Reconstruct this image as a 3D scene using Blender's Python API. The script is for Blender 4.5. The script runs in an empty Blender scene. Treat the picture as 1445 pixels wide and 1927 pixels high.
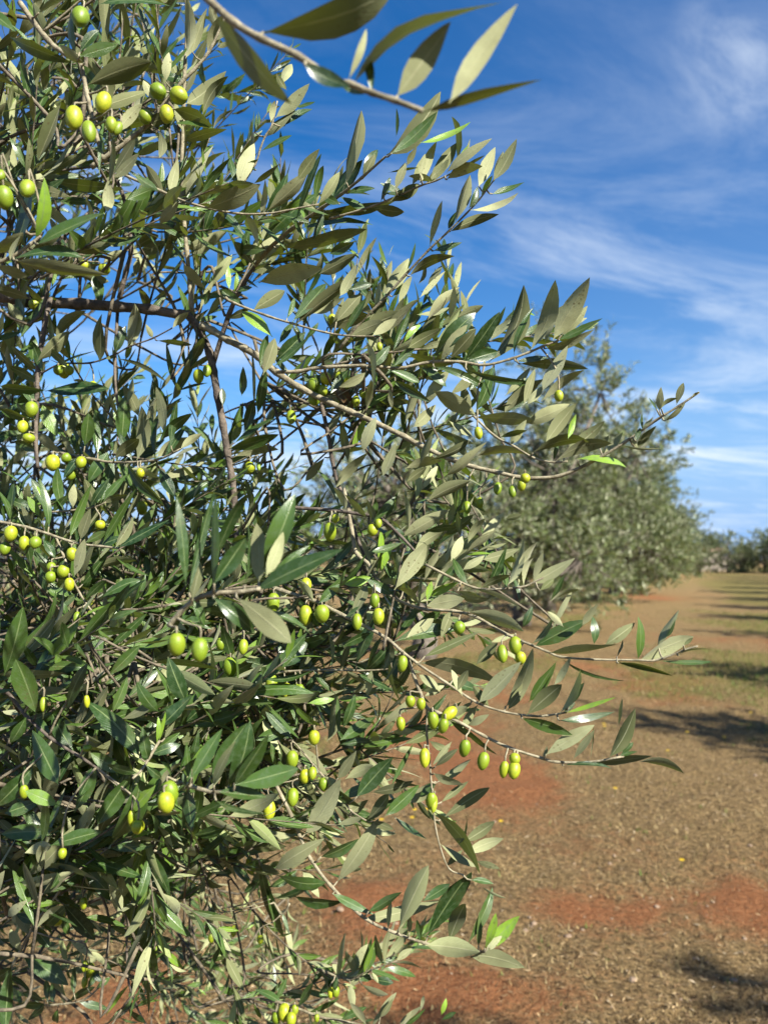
import bpy, math, random
import numpy as np
from mathutils import Vector, Matrix, noise
R = math.radians
rng = random.Random(7)
C = bpy.context.scene.collection
scene = bpy.context.scene

# ------------------------------------------------------------------ camera, light, exposure
F = 1400.0                       # focal length in photo pixels (photo 1445 x 1927)
EYE = Vector((0, 0, 1.5)); PITCH = R(3.6)
FWD = Vector((0, math.cos(PITCH), math.sin(PITCH))); UP = Vector((0, -math.sin(PITCH), math.cos(PITCH))); RIGHT = Vector((1, 0, 0))
cd = bpy.data.cameras.new("camera"); cam = bpy.data.objects.new("camera", cd); C.objects.link(cam)
cam.location = EYE; cam.rotation_euler = (R(90) + PITCH, 0, 0)
cd.sensor_fit = 'VERTICAL'; cd.sensor_height = 36.0; cd.lens = 36.0 * F / 1927.0
cd.clip_start = 0.02; cd.clip_end = 3000
cd.dof.use_dof = True; cd.dof.focus_distance = 0.84; cd.dof.aperture_fstop = 6.2
scene.camera = cam
SUN_AZ = math.atan2(0.71, -0.70); SUN_EL = R(37)
SUN = Vector((math.sin(SUN_AZ) * math.cos(SUN_EL), math.cos(SUN_AZ) * math.cos(SUN_EL), math.sin(SUN_EL)))
sd = bpy.data.lights.new("sun", 'SUN'); so = bpy.data.objects.new("sun", sd); C.objects.link(so)
sd.energy = 5.0; sd.angle = R(0.53); sd.color = (1.0, 0.95, 0.86)
so.rotation_euler = SUN.to_track_quat('Z', 'Y').to_euler()
scene.view_settings.view_transform = 'Standard'; scene.view_settings.look = 'None'
scene.view_settings.exposure = 1.42; scene.view_settings.gamma = 1.0
scene.cycles.use_denoising = True
scene.cycles.max_bounces = 8; scene.cycles.transmission_bounces = 6
scene.cycles.sample_clamp_indirect = 6

world = bpy.data.worlds.new("World"); scene.world = world; world.use_nodes = True

class NT:
    """small helper for building node trees"""
    def __init__(s, nt): s.nt = nt; nt.nodes.clear()
    def n(s, t, **kw):
        nd = s.nt.nodes.new(t)
        for k, v in kw.items():
            if k.startswith('i_'):
                key = k[2:]
                key = int(key) if key.isdigit() else key.replace('_', ' ')
                s.set(nd.inputs[key], v)
            else: setattr(nd, k, v)
        return nd
    def set(s, sock, v):
        if hasattr(v, 'is_output') or isinstance(v, bpy.types.NodeSocket): s.nt.links.new(v, sock)
        else: sock.default_value = v
    def math(s, op, a, b=None, c=None, clamp=False):
        nd = s.nt.nodes.new('ShaderNodeMath'); nd.operation = op; nd.use_clamp = clamp
        for i, v in enumerate((a, b, c)):
            if v is not None: s.set(nd.inputs[i], v)
        return nd.outputs[0]
    def mix(s, f, a, b, blend='MIX'):
        nd = s.nt.nodes.new('ShaderNodeMix'); nd.data_type = 'RGBA'; nd.blend_type = blend
        s.set(nd.inputs[0], f)
        for i, v in ((6, a), (7, b)):
            if isinstance(v, tuple) and len(v) == 3: v = v + (1,)
            s.set(nd.inputs[i], v)
        return nd.outputs[2]
    def noise(s, vec, scale, detail=4, rough=.5, dist=0.0):
        nd = s.nt.nodes.new('ShaderNodeTexNoise'); s.set(nd.inputs['Vector'], vec)
        nd.inputs['Scale'].default_value = scale; nd.inputs['Detail'].default_value = detail
        nd.inputs['Roughness'].default_value = rough; nd.inputs['Distortion'].default_value = dist
        return nd.outputs['Fac']
    def ramp(s, v, lo, hi):
        nd = s.nt.nodes.new('ShaderNodeMapRange'); nd.interpolation_type = 'SMOOTHSTEP'
        s.set(nd.inputs[0], v); nd.inputs[1].default_value = lo; nd.inputs[2].default_value = hi
        return nd.outputs[0]

# sky: Nishita with thin streaky cirrus mixed in by view direction
def build_sky():
    g = NT(world.node_tree)
    out = g.n('ShaderNodeOutputWorld'); bg = g.n('ShaderNodeBackground')
    sky = g.n('ShaderNodeTexSky', sky_type='NISHITA', sun_disc=False, sun_elevation=SUN_EL, sun_rotation=SUN_AZ)
    sky.air_density = 1.0; sky.dust_density = 0.3; sky.ozone_density = 2.2
    hs = g.n('ShaderNodeHueSaturation', i_Hue=.507, i_Saturation=1.42, i_Value=1.30, i_Color=sky.outputs[0])
    tc = g.n('ShaderNodeTexCoord')
    sp = g.n('ShaderNodeSeparateXYZ', i_Vector=tc.outputs['Generated'])
    x, y, z = sp.outputs
    zz = g.math('ADD', g.math('MAXIMUM', z, 0.0), 0.10)
    u = g.math('DIVIDE', x, zz); v = g.math('DIVIDE', y, zz)
    # streak direction: bands running mostly across the view, tilted a little
    a = R(14)
    s1 = g.math('ADD', g.math('MULTIPLY', u, math.cos(a)), g.math('MULTIPLY', v, math.sin(a)))
    s2 = g.math('SUBTRACT', g.math('MULTIPLY', v, math.cos(a)), g.math('MULTIPLY', u, math.sin(a)))
    cv = g.n('ShaderNodeCombineXYZ'); g.set(cv.inputs[0], g.math('MULTIPLY', s1, 0.42)); g.set(cv.inputs[1], s2); cv.inputs[2].default_value = 3.7
    fine = g.noise(cv.outputs[0], 2.3, 10, .68, .6)
    cv2 = g.n('ShaderNodeCombineXYZ'); g.set(cv2.inputs[0], g.math('MULTIPLY', s1, 0.6)); g.set(cv2.inputs[1], s2); cv2.inputs[2].default_value = 9.1
    big = g.noise(cv2.outputs[0], .75, 4, .55, .4)
    cov = g.ramp(big, .36, .66)
    right = g.ramp(x, -.1, .45)
    low = g.ramp(z, .70, .10)                      # more cover low in the sky
    amt = g.math('MULTIPLY', g.ramp(fine, .40, .72), g.math('ADD', g.math('MULTIPLY', cov, .55), g.math('MULTIPLY', low, .42)), clamp=True)
    amt = g.math('MULTIPLY', amt, g.math('ADD', .34, g.math('MULTIPLY', low, .85)), clamp=True)
    amt = g.math('ADD', g.math('MULTIPLY', amt, .9), g.math('MULTIPLY', right, .07), clamp=True)
    tcv = g.n('ShaderNodeVectorMath', operation='DOT_PRODUCT'); g.set(tcv.inputs[0], tc.outputs['Generated'])
    pd = (RIGHT * (715 / F) + UP * (870 / F) + FWD).normalized(); tcv.inputs[1].default_value = pd
    puff = g.noise(tc.outputs['Generated'], 9.0, 8, .62, .4)
    amt = g.math('ADD', amt, g.math('MULTIPLY', g.math('MULTIPLY', g.ramp(tcv.outputs['Value'], .9935, 1.002), g.ramp(puff, .42, .70)), .45), clamp=True)
    base = g.mix(g.ramp(z, .30, .0), hs.outputs[0], (2.0, 3.9, 7.2))
    col = g.mix(amt, base, (7.0, 7.8, 8.8))
    g.set(bg.inputs[0], col); bg.inputs[1].default_value = 0.05
    g.nt.links.new(bg.outputs[0], out.inputs[0])
build_sky()

# ------------------------------------------------------------------ helpers
def P(px, py, z):
    """photo pixel at depth z (metres along the view axis) -> world point"""
    return EYE + (RIGHT * ((px - 722.5) / F) + UP * ((963.5 - py) / F) + FWD) * z
RA = R(23.5)
def row(along, lat, h=0.0):
    """orchard frame: along the tree rows, lateral from the camera's path"""
    return Vector((along * math.sin(RA) + lat * math.cos(RA), along * math.cos(RA) - lat * math.sin(RA), h))

class MB:
    """mesh collector with uv and a per-vertex tint"""
    def __init__(s): s.v = []; s.f = []; s.uv = []; s.t = []; s.m = []
    def leaf(s, B, T, N, width, tint, curl=0.0, fold=0.0, rows=9, cols=5, twist=0.0, wave=0.0):
        a = T - B; L = a.length
        if L < 1e-5: return
        a = a / L; N = (N - a * N.dot(a)).normalized(); S = a.cross(N)
        us, ws = (US9, WS9) if rows == 9 else (US5, WS5)
        i0 = len(s.v)
        ph = rng.random() * 6.28; asym = rng.uniform(-.12, .12); pk = rng.uniform(-.10, .10)
        for u, w in zip(us, ws):
            u2 = u + pk * math.sin(math.pi * u)
            ct, st = math.cos(twist * u), math.sin(twist * u)
            n2 = N * ct + S * st; s2 = S * ct - N * st
            c0 = B + a * (L * u2) + N * (curl * L * (4 * u * (1 - u) * .55 - u * u * .5))
            hw = width * .5 * w
            for k in range(cols):
                q = -1 + 2 * k / (cols - 1)
                off = fold * hw * abs(q) ** 1.5 + wave * hw * math.sin(u * 9 + ph) * q * q
                s.v.append(c0 + s2 * (hw * q * (1 + asym * (1 if q > 0 else -1))) + n2 * off)
                s.uv.append((.5 + .5 * q, u)); s.t.append(tint)
        for r in range(len(us) - 1):
            for k in range(cols - 1):
                p = i0 + r * cols + k
                s.f.append((p, p + 1, p + cols + 1, p + cols))
    def tube(s, pts, rads, sides=7, tint=(0, 0, 0, 1), cap=True):
        i0 = len(s.v); n = len(pts)
        prev = None
        for i, p in enumerate(pts):
            d = (pts[min(i + 1, n - 1)] - pts[max(i - 1, 0)])
            d = d.normalized() if d.length > 1e-9 else Vector((0, 0, 1))
            if prev is None:
                x = d.orthogonal().normalized()
            else:
                x = prev - d * prev.dot(d); x = x.normalized() if x.length > 1e-6 else d.orthogonal().normalized()
            prev = x; y = d.cross(x)
            for k in range(sides):
                an = 2 * math.pi * k / sides
                s.v.append(p + (x * math.cos(an) + y * math.sin(an)) * rads[i]); s.uv.append((k / sides, i / n)); s.t.append(tint)
        for i in range(n - 1):
            for k in range(sides):
                a = i0 + i * sides + k; b = i0 + i * sides + (k + 1) % sides
                s.f.append((a, b, b + sides, a + sides))
        if cap:
            e = i0 + (n - 1) * sides
            s.f.append(tuple(e + k for k in range(sides))); s.f.append(tuple(i0 + sides - 1 - k for k in range(sides)))
    def poly(s, pts, tint=(0, 0, 0, 1)):
        i0 = len(s.v)
        for p in pts: s.v.append(p); s.uv.append((0, 0)); s.t.append(tint)
        s.f.append(tuple(range(i0, i0 + len(pts))))
    def mesh(s, name, mat, smooth=True):
        me = bpy.data.meshes.new(name)
        me.from_pydata([tuple(v) for v in s.v], [], s.f)
        uvl = me.uv_layers.new(name="UVMap")
        li = np.empty(len(me.loops), dtype=np.int32); me.loops.foreach_get('vertex_index', li)
        uvl.data.foreach_set('uv', np.array(s.uv, dtype=np.float32)[li].ravel())
        ca = me.color_attributes.new("tint", 'FLOAT_COLOR', 'POINT')
        ca.data.foreach_set('color', np.array(s.t, dtype=np.float32).ravel())
        if smooth: me.polygons.foreach_set('use_smooth', np.ones(len(me.polygons), dtype=bool))
        me.materials.append(mat); me.update()
        return me
US9 = (0, .05, .13, .27, .43, .60, .77, .91, 1.0)
WS9 = (.055, .065, .34, .76, .98, .98, .72, .36, .02)
US5 = (0, .12, .38, .70, 1.0)
WS5 = (.07, .26, .95, .86, .03)

def add(name, me, parent=None, inv=None):
    o = bpy.data.objects.new(name, me); C.objects.link(o)
    if parent is not None:
        o.parent = parent
        if inv is not None: o.matrix_parent_inverse = inv
    return o
def tag(o, label=None, cat=None, group=None, kind=None):
    for k, v in (('label', label), ('category', cat), ('group', group), ('kind', kind)):
        if v: o[k] = v
    return o
def empty(name, loc, rz=0.0):
    o = bpy.data.objects.new(name, None); C.objects.link(o); o.empty_display_size = .2
    o.location = loc; o.rotation_euler = (0, 0, rz); return o

# ------------------------------------------------------------------ materials
def new_mat(name):
    m = bpy.data.materials.new(name); m.use_nodes = True
    return m, NT(m.node_tree)

def leaf_material(name, top_a, top_b, und_a, und_b, trans, detail=True, tw=.30, rough=.31, spec=.55):
    m, g = new_mat(name)
    out = g.n('ShaderNodeOutputMaterial')
    at = g.n('ShaderNodeAttribute', attribute_name='tint'); sp = g.n('ShaderNodeSeparateColor', i_Color=at.outputs['Color'])
    r, young, brown = sp.outputs
    top = g.mix(r, top_a, top_b); und = g.mix(r, und_a, und_b)
    top = g.mix(young, top, (.20, .34, .030)); und = g.mix(young, und, (.30, .42, .10))
    top = g.mix(brown, top, (.10, .035, .015)); und = g.mix(brown, und, (.08, .03, .012))
    tr = g.mix(young, trans, (.42, .60, .04)); tr = g.mix(brown, tr, (.05, .012, .004))
    geo = g.n('ShaderNodeNewGeometry')
    if detail:
        uv = g.n('ShaderNodeUVMap'); us = g.n('ShaderNodeSeparateXYZ', i_Vector=uv.outputs[0])
        q = g.math('ABSOLUTE', g.math('SUBTRACT', us.outputs[0], .5))
        rib = g.ramp(q, .055, .012)
        vein = g.math('SINE', g.math('MULTIPLY', g.math('SUBTRACT', us.outputs[1], g.math('MULTIPLY', q, .55)), 95.0))
        vein = g.ramp(vein, .72, 1.0)
        ob = g.n('ShaderNodeTexCoord')
        mot = g.noise(ob.outputs['Object'], 190.0, 4, .6)
        mot2 = g.noise(ob.outputs['Object'], 900.0, 3, .6)
        top = g.mix(g.math('MULTIPLY', rib, .75), top, (.21, .27, .11))
        top = g.mix(g.math('MULTIPLY', vein, .16), top, (.13, .19, .08))
        top = g.mix(g.ramp(mot, .42, .75), top, g.mix(.5, top, (.10, .15, .075)))
        und = g.mix(g.math('MULTIPLY', g.ramp(mot2, .35, .7), .45), und, g.mix(.5, und, (.12, .12, .06)))
        und = g.mix(g.math('MULTIPLY', vein, .22), und, (.15, .15, .07))
        und = g.mix(g.math('MULTIPLY', rib, .55), und, (.42, .42, .24))
        sv = g.n('ShaderNodeTexVoronoi', i_Scale=210.0); g.set(sv.inputs['Vector'], ob.outputs['Object'])
        big = g.noise(ob.outputs['Object'], 26.0, 3, .5)
        spot = g.math('MULTIPLY', g.math('MULTIPLY', g.ramp(sv.outputs['Distance'], .30, .16), g.ramp(big, .52, .62)), .7)
        top = g.mix(spot, top, (.07, .055, .02)); und = g.mix(spot, und, (.10, .075, .03))
        top = g.mix(g.math('MULTIPLY', g.ramp(big, .50, .70), .35), top, (.10, .125, .045))
        und = g.mix(g.math('MULTIPLY', g.ramp(big, .50, .34), .45), und, (.16, .16, .075))
        bh = g.math('ADD', g.math('MULTIPLY', vein, -.5), g.math('ADD', g.math('MULTIPLY', rib, -1.0), g.math('MULTIPLY', mot, .8)))
        bump = g.n('ShaderNodeBump', i_Strength=.35, i_Distance=.0006); g.set(bump.inputs['Height'], bh)
        nrm = bump.outputs[0]
    bt = g.n('ShaderNodeBsdfPrincipled', i_Roughness=rough, i_Base_Color=top); bt.inputs['Specular IOR Level'].default_value = spec
    bu = g.n('ShaderNodeBsdfPrincipled', i_Roughness=.72, i_Base_Color=und); bu.inputs['Specular IOR Level'].default_value = .18
    bu.inputs['Sheen Weight'].default_value = .15
    tl = g.n('ShaderNodeBsdfTranslucent', i_Color=tr)
    if detail:
        for b in (bt, bu): g.set(b.inputs['Normal'], nrm)
    side = g.n('ShaderNodeMixShader'); g.set(side.inputs[0], geo.outputs['Backfacing'])
    g.set(side.inputs[1], bt.outputs[0]); g.set(side.inputs[2], bu.outputs[0])
    mx = g.n('ShaderNodeMixShader'); mx.inputs[0].default_value = tw
    g.set(mx.inputs[1], side.outputs[0]); g.set(mx.inputs[2], tl.outputs[0])
    g.set(out.inputs[0], mx.outputs[0])
    return m
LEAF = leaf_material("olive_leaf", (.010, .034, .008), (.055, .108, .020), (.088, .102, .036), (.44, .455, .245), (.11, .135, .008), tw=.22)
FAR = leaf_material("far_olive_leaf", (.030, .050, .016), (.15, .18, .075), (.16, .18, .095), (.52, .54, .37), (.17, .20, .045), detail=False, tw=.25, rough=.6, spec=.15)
DARK = leaf_material("dark_tree_leaf", (.020, .042, .014), (.04, .07, .022), (.07, .10, .05), (.10, .13, .06), (.09, .12, .02), detail=False, tw=.2, rough=.6, spec=.15)

def bark_material(name, a, b, scale):
    m, g = new_mat(name)
    out = g.n('ShaderNodeOutputMaterial'); bs = g.n('ShaderNodeBsdfPrincipled', i_Roughness=.85)
    tc = g.n('ShaderNodeTexCoord')
    n1 = g.noise(tc.outputs['Object'], scale, 6, .65); n2 = g.noise(tc.outputs['Object'], scale * 5, 3, .6)
    col = g.mix(g.ramp(n1, .32, .68), a, b); col = g.mix(g.math('MULTIPLY', g.ramp(n2, .55, .75), .5), col, tuple(c * .45 for c in a))
    g.set(bs.inputs['Base Color'], col)
    bump = g.n('ShaderNodeBump', i_Strength=.7, i_Distance=.25 / scale); g.set(bump.inputs['Height'], g.math('ADD', n1, g.math('MULTIPLY', n2, .4)))
    g.set(bs.inputs['Normal'], bump.outputs[0]); g.set(out.inputs[0], bs.outputs[0])
    return m
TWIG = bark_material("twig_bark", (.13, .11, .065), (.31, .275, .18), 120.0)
SHADY = bark_material("shaded_twig_bark", (.060, .048, .032), (.17, .14, .09), 110.0)  # twig bark for the deeper shoots, crown shade put into its darker colour
LIMB = bark_material("limb_bark", (.050, .038, .028), (.15, .12, .09), 60.0)
TRUNK = bark_material("trunk_bark", (.07, .055, .042), (.19, .16, .125), 14.0)

def olive_material():
    m, g = new_mat("green_olive_skin")
    out = g.n('ShaderNodeOutputMaterial'); bs = g.n('ShaderNodeBsdfPrincipled', i_Roughness=.4)
    tc = g.n('ShaderNodeTexCoord'); oi = g.n('ShaderNodeObjectInfo')
    base = g.mix(oi.outputs['Random'], (.13, .20, .010), (.37, .385, .014))
    n = g.noise(tc.outputs['Object'], 2.2, 3, .5)
    base = g.mix(g.math('MULTIPLY', g.ramp(n, .4, .7), .6), base, (.16, .25, .010))
    vo = g.n('ShaderNodeTexVoronoi', i_Scale=11.0); g.set(vo.inputs['Vector'], tc.outputs['Object'])
    base = g.mix(g.math('MULTIPLY', g.ramp(vo.outputs['Distance'], .22, .10), .40), base, (.52, .55, .16))
    vo2 = g.n('ShaderNodeTexVoronoi', i_Scale=2.3); g.set(vo2.inputs['Vector'], tc.outputs['Object'])
    base = g.mix(g.math('MULTIPLY', g.ramp(vo2.outputs['Distance'], .075, .045), .8), base, (.06, .04, .012))
    g.set(bs.inputs['Base Color'], base)
    bs.inputs['Subsurface Weight'].default_value = .25; bs.inputs['Subsurface Radius'].default_value = (.5, .6, .1); bs.inputs['Subsurface Scale'].default_value = .006
    rn = g.noise(tc.outputs['Object'], 7.0, 4, .6); g.set(bs.inputs['Roughness'], g.math('ADD', .33, g.math('MULTIPLY', rn, .28)))
    g.set(out.inputs[0], bs.outputs[0]); return m
OLIVE = olive_material()

# ------------------------------------------------------------------ ground
def _flat(px, py):
    d = RIGHT * ((px - 722.5) / F) + UP * ((963.5 - py) / F) + FWD
    q = EYE - d * (EYE.z / d.z); return q.x, q.y
# bare red earth where the turf is worn away
RED = [_flat(px, py) + (rx, ry, w) for px, py, rx, ry, w in ((960, 1480, .50, .75, .9), (690, 1720, .30, .38, .9), (1110, 1708, .34, .20, .75), (1410, 1690, .22, .25, .7), (800, 1375, .8, 1.0, .7), (930, 1870, .5, .25, .6), (270, 1850, .28, .3, .8), (1240, 1275, 1.0, 1.6, .55), (1420, 1200, 1.2, 1.0, .6), (1200, 1120, 1.6, 5.0, .55), (870, 1240, 1.6, 1.0, .6), (780, 1860, .25, .2, .5))]
def ground_masks(x, y):
    """red bare soil and green growth, 0..1 each (world metres)"""
    v = Vector((x * .42, y * .42, 0))
    n = noise.fractal(v + Vector((11.3, 4.1, 0)), .9, 2.1, 4)
    n2 = noise.fractal(v * 2.3 + Vector((3.3, 40.1, 0)), .9, 2.1, 4)
    red = n * .5 + n2 * .35 - .18
    for (cx, cy, rx, ry, w) in RED:
        red += w * math.exp(-((x - cx) / rx) ** 2 - ((y - cy) / ry) ** 2)
    al = x * math.sin(RA) + y * math.cos(RA); la = x * math.cos(RA) - y * math.sin(RA)
    gn = noise.fractal(Vector((x * .35, y * .35, 7.7)), .9, 2.1, 4)
    strip = math.exp(-((la - 1.6) / 1.9) ** 2) * (.35 if al < 6 else 1.0)
    green = gn * 1.25 + strip * .62 - .28 + .25 * min(1, al / 40)
    return red, green

def build_ground():
    def axis(lo, hi, c0, c1, fine):
        out = [c0]
        while out[-1] < c1: out.append(out[-1] + fine)
        s = fine
        while out[-1] < hi: s *= 1.22; out.append(out[-1] + s)
        s = fine; left = []
        q = c0
        while q > lo: s *= 1.22; q -= s; left.append(q)
        return left[::-1] + out
    xs = axis(-900, 900, -4.5, 6.5, .07); ys = axis(-60, 1500, 1.6, 12.0, .07)
    nx, ny = len(xs), len(ys); vs = []; tint = []
    for y in ys:
        for x in xs:
            d = math.hypot(x, y)
            k = 1.0 if d < 40 else max(0.0, 1 - (d - 40) / 60)
            h = 0.0
            red, green = (0, 0)
            if d < 140:
                red, green = ground_masks(x, y)
            if k > 0:
                h = k * (.045 * noise.fractal(Vector((x * .8, y * .8, 1.2)), 1, 2, 3) + .026 * noise.fractal(Vector((x * 4.5, y * 4.5, 5.2)), .8, 2.1, 3))
            vs.append((x, y, h)); tint.append((red, green if d < 45 else max(green, .12), 0, 1))
    fs = [(j * nx + i, j * nx + i + 1, (j + 1) * nx + i + 1, (j + 1) * nx + i) for j in range(ny - 1) for i in range(nx - 1)]
    me = bpy.data.meshes.new("ground"); me.from_pydata(vs, [], fs)
    ca = me.color_attributes.new("tint", 'FLOAT_COLOR', 'POINT'); ca.data.foreach_set('color', np.array(tint, dtype=np.float32).ravel())
    me.polygons.foreach_set('use_smooth', np.ones(len(fs), dtype=bool))
    m, g = new_mat("orchard_soil")
    out = g.n('ShaderNodeOutputMaterial'); bs = g.n('ShaderNodeBsdfPrincipled', i_Roughness=.95); bs.inputs['Specular IOR Level'].default_value = .1
    at = g.n('ShaderNodeAttribute', attribute_name='tint'); sp = g.n('ShaderNodeSeparateColor', i_Color=at.outputs['Color'])
    tc = g.n('ShaderNodeTexCoord'); ov = tc.outputs['Object']
    f1 = g.noise(ov, 9.0, 6, .7); f2 = g.noise(ov, 46.0, 5, .7); f3 = g.noise(ov, 150.0, 4, .7)
    red = g.math('MULTIPLY', g.ramp(g.math('ADD', sp.outputs[0], g.math('ADD', g.math('MULTIPLY', g.math('SUBTRACT', f1, .5), 1.1), g.math('MULTIPLY', g.math('SUBTRACT', f2, .5), .8))), -.05, .62), .92)
    green = g.ramp(g.math('ADD', sp.outputs[1], g.math('MULTIPLY', g.math('SUBTRACT', f1, .5), 1.0)), .02, .5)
    dry = g.mix(g.ramp(f2, .33, .68), (.066, .040, .017), (.36, .245, .108))
    dry = g.mix(g.math('MULTIPLY', g.ramp(f3, .5, .72), .7), dry, (.52, .39, .21))
    dry = g.mix(g.math('MULTIPLY', g.ramp(f3, .48, .30), .7), dry, (.026, .015, .008))
    soil = g.mix(g.ramp(f2, .3, .7), (.17, .062, .024), (.34, .135, .055))
    soil = g.mix(g.math('MULTIPLY', g.ramp(f3, .5, .7), .6), soil, (.42, .27, .14))
    grass = g.mix(g.ramp(f2, .3, .7), (.085, .078, .022), (.24, .20, .065))
    col = g.mix(red, dry, soil); col = g.mix(g.math('MULTIPLY', green, .85), col, grass)
    g.set(bs.inputs['Base Color'], col)
    bump = g.n('ShaderNodeBump', i_Strength=1.0, i_Distance=.045)
    g.set(bump.inputs['Height'], g.math('ADD', g.math('MULTIPLY', f2, .9), g.math('ADD', g.math('MULTIPLY', f1, .8), g.math('MULTIPLY', f3, .45))))
    g.set(bs.inputs['Normal'], bump.outputs[0]); g.set(out.inputs[0], bs.outputs[0])
    me.materials.append(m)
    tag(add("ground", me), kind='structure')
build_ground()

def tint_material(name, rough=.8, trans=0.0):
    m, g = new_mat(name)
    out = g.n('ShaderNodeOutputMaterial'); bs = g.n('ShaderNodeBsdfPrincipled', i_Roughness=rough); bs.inputs['Specular IOR Level'].default_value = .2
    at = g.n('ShaderNodeAttribute', attribute_name='tint'); tc = g.n('ShaderNodeTexCoord')
    n = g.noise(tc.outputs['Object'], 60.0, 3, .6)
    col = g.mix(g.ramp(n, .3, .7), g.mix(.35, at.outputs['Color'], (.02, .015, .01)), at.outputs['Color'])
    g.set(bs.inputs['Base Color'], col)
    if trans:
        tl = g.n('ShaderNodeBsdfTranslucent'); g.set(tl.inputs[0], col)
        mx = g.n('ShaderNodeMixShader'); mx.inputs[0].default_value = trans
        g.set(mx.inputs[1], bs.outputs[0]); g.set(mx.inputs[2], tl.outputs[0]); g.set(out.inputs[0], mx.outputs[0])
    else: g.set(out.inputs[0], bs.outputs[0])
    return m
STRAW = tint_material("dry_straw", .85); BLADE = tint_material("grass_blade", .6, .3); STONE = tint_material("pale_stone", .9)
PETAL = tint_material("yellow_petal", .5, .2)

def build_litter():
    """dry clippings, leaves and straw lying over the soil: nobody could count them"""
    mb = MB(); r = random.Random(3)
    n = 0
    while n < 48000:
        y = 1.8 + 13 * r.random() ** 1.7; x = r.uniform(-.60, .62) * y
        red, green = ground_masks(x, y)
        if r.random() < max(0, min(.85, .35 + red * 1.2)) : continue
        n += 1
        L = r.uniform(.007, .030) * (1 + .05 * y); W = r.uniform(.0016, .0045) * (1 + .10 * y)
        if r.random() < .12: L *= 2.0; W *= .7
        a = r.random() * 6.28; tz = r.uniform(-.35, .45)
        d = Vector((math.cos(a) * math.cos(tz), math.sin(a) * math.cos(tz), math.sin(tz))); s = Vector((-math.sin(a), math.cos(a), r.uniform(-.5, .5)))
        h = .045 * noise.fractal(Vector((x * .8, y * .8, 1.2)), 1, 2, 3) + .026 * noise.fractal(Vector((x * 4.5, y * 4.5, 5.2)), .8, 2.1, 3)
        p = Vector((x, y, h + .006 + L * abs(math.sin(tz)) * .5))
        b = r.random()
        c = (.42, .30, .155) if b < .38 else (.21, .125, .06) if b < .64 else (.065, .036, .017) if b < .95 else (.52, .42, .28)
        k = r.uniform(.7, 1.15)
        mb.poly([p - d * L * .5, p + s * W * .5, p + d * L * .5, p - s * W * .5], (c[0] * k, c[1] * k, c[2] * k, 1))
    tag(add("dry_litter", mb.mesh("dry_litter", STRAW, False)), kind='stuff')
    mb = MB(); n = 0; tries = 0
    while n < 17000 and tries < 90000:
        tries += 1
        y = 1.9 + 20 * r.random() ** 1.3; x = r.uniform(-.6, .62) * y
        red, green = ground_masks(x, y)
        lush = green > .12
        if not lush and r.random() < max(.25, min(.9, .35 + red * 1.1)): continue
        n += 1
        h = .045 * noise.fractal(Vector((x * .8, y * .8, 1.2)), 1, 2, 3)
        p = Vector((x, y, h))
        dry = r.random() < (.4 if lush else .93)
        for q in range(3):
            a = r.random() * 6.28; hh = r.uniform(.02, .06) * (1.2 if green > .4 else .85 if lush else .45); w = r.uniform(.002, .004) * (1 + .08 * y)
            lean = Vector((math.cos(a), math.sin(a), 0)) * hh * r.uniform(.2, .9); s = Vector((-math.sin(a), math.cos(a), 0)) * w
            c = ((.36, .27, .125) if r.random() < .6 else (.20, .13, .06)) if dry else (.13, .185, .035) if r.random() < .5 else (.20, .24, .06)
            o = Vector((r.uniform(-.03, .03), r.uniform(-.03, .03), 0))
            mb.poly([p + o - s, p + o + s, p + o + lean + Vector((0, 0, hh))], c + (1,))
    tag(add("grass", mb.mesh("grass", BLADE, False)), kind='stuff')
build_litter()

def gh(x, y):
    return .045 * noise.fractal(Vector((x * .8, y * .8, 1.2)), 1, 2, 3) + .026 * noise.fractal(Vector((x * 4.5, y * 4.5, 5.2)), .8, 2.1, 3)
def on_ground(px, py):
    d = RIGHT * ((px - 722.5) / F) + UP * ((963.5 - py) / F) + FWD
    t = -EYE.z / d.z; q = EYE + d * t
    return Vector((q.x, q.y, gh(q.x, q.y)))

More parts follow.
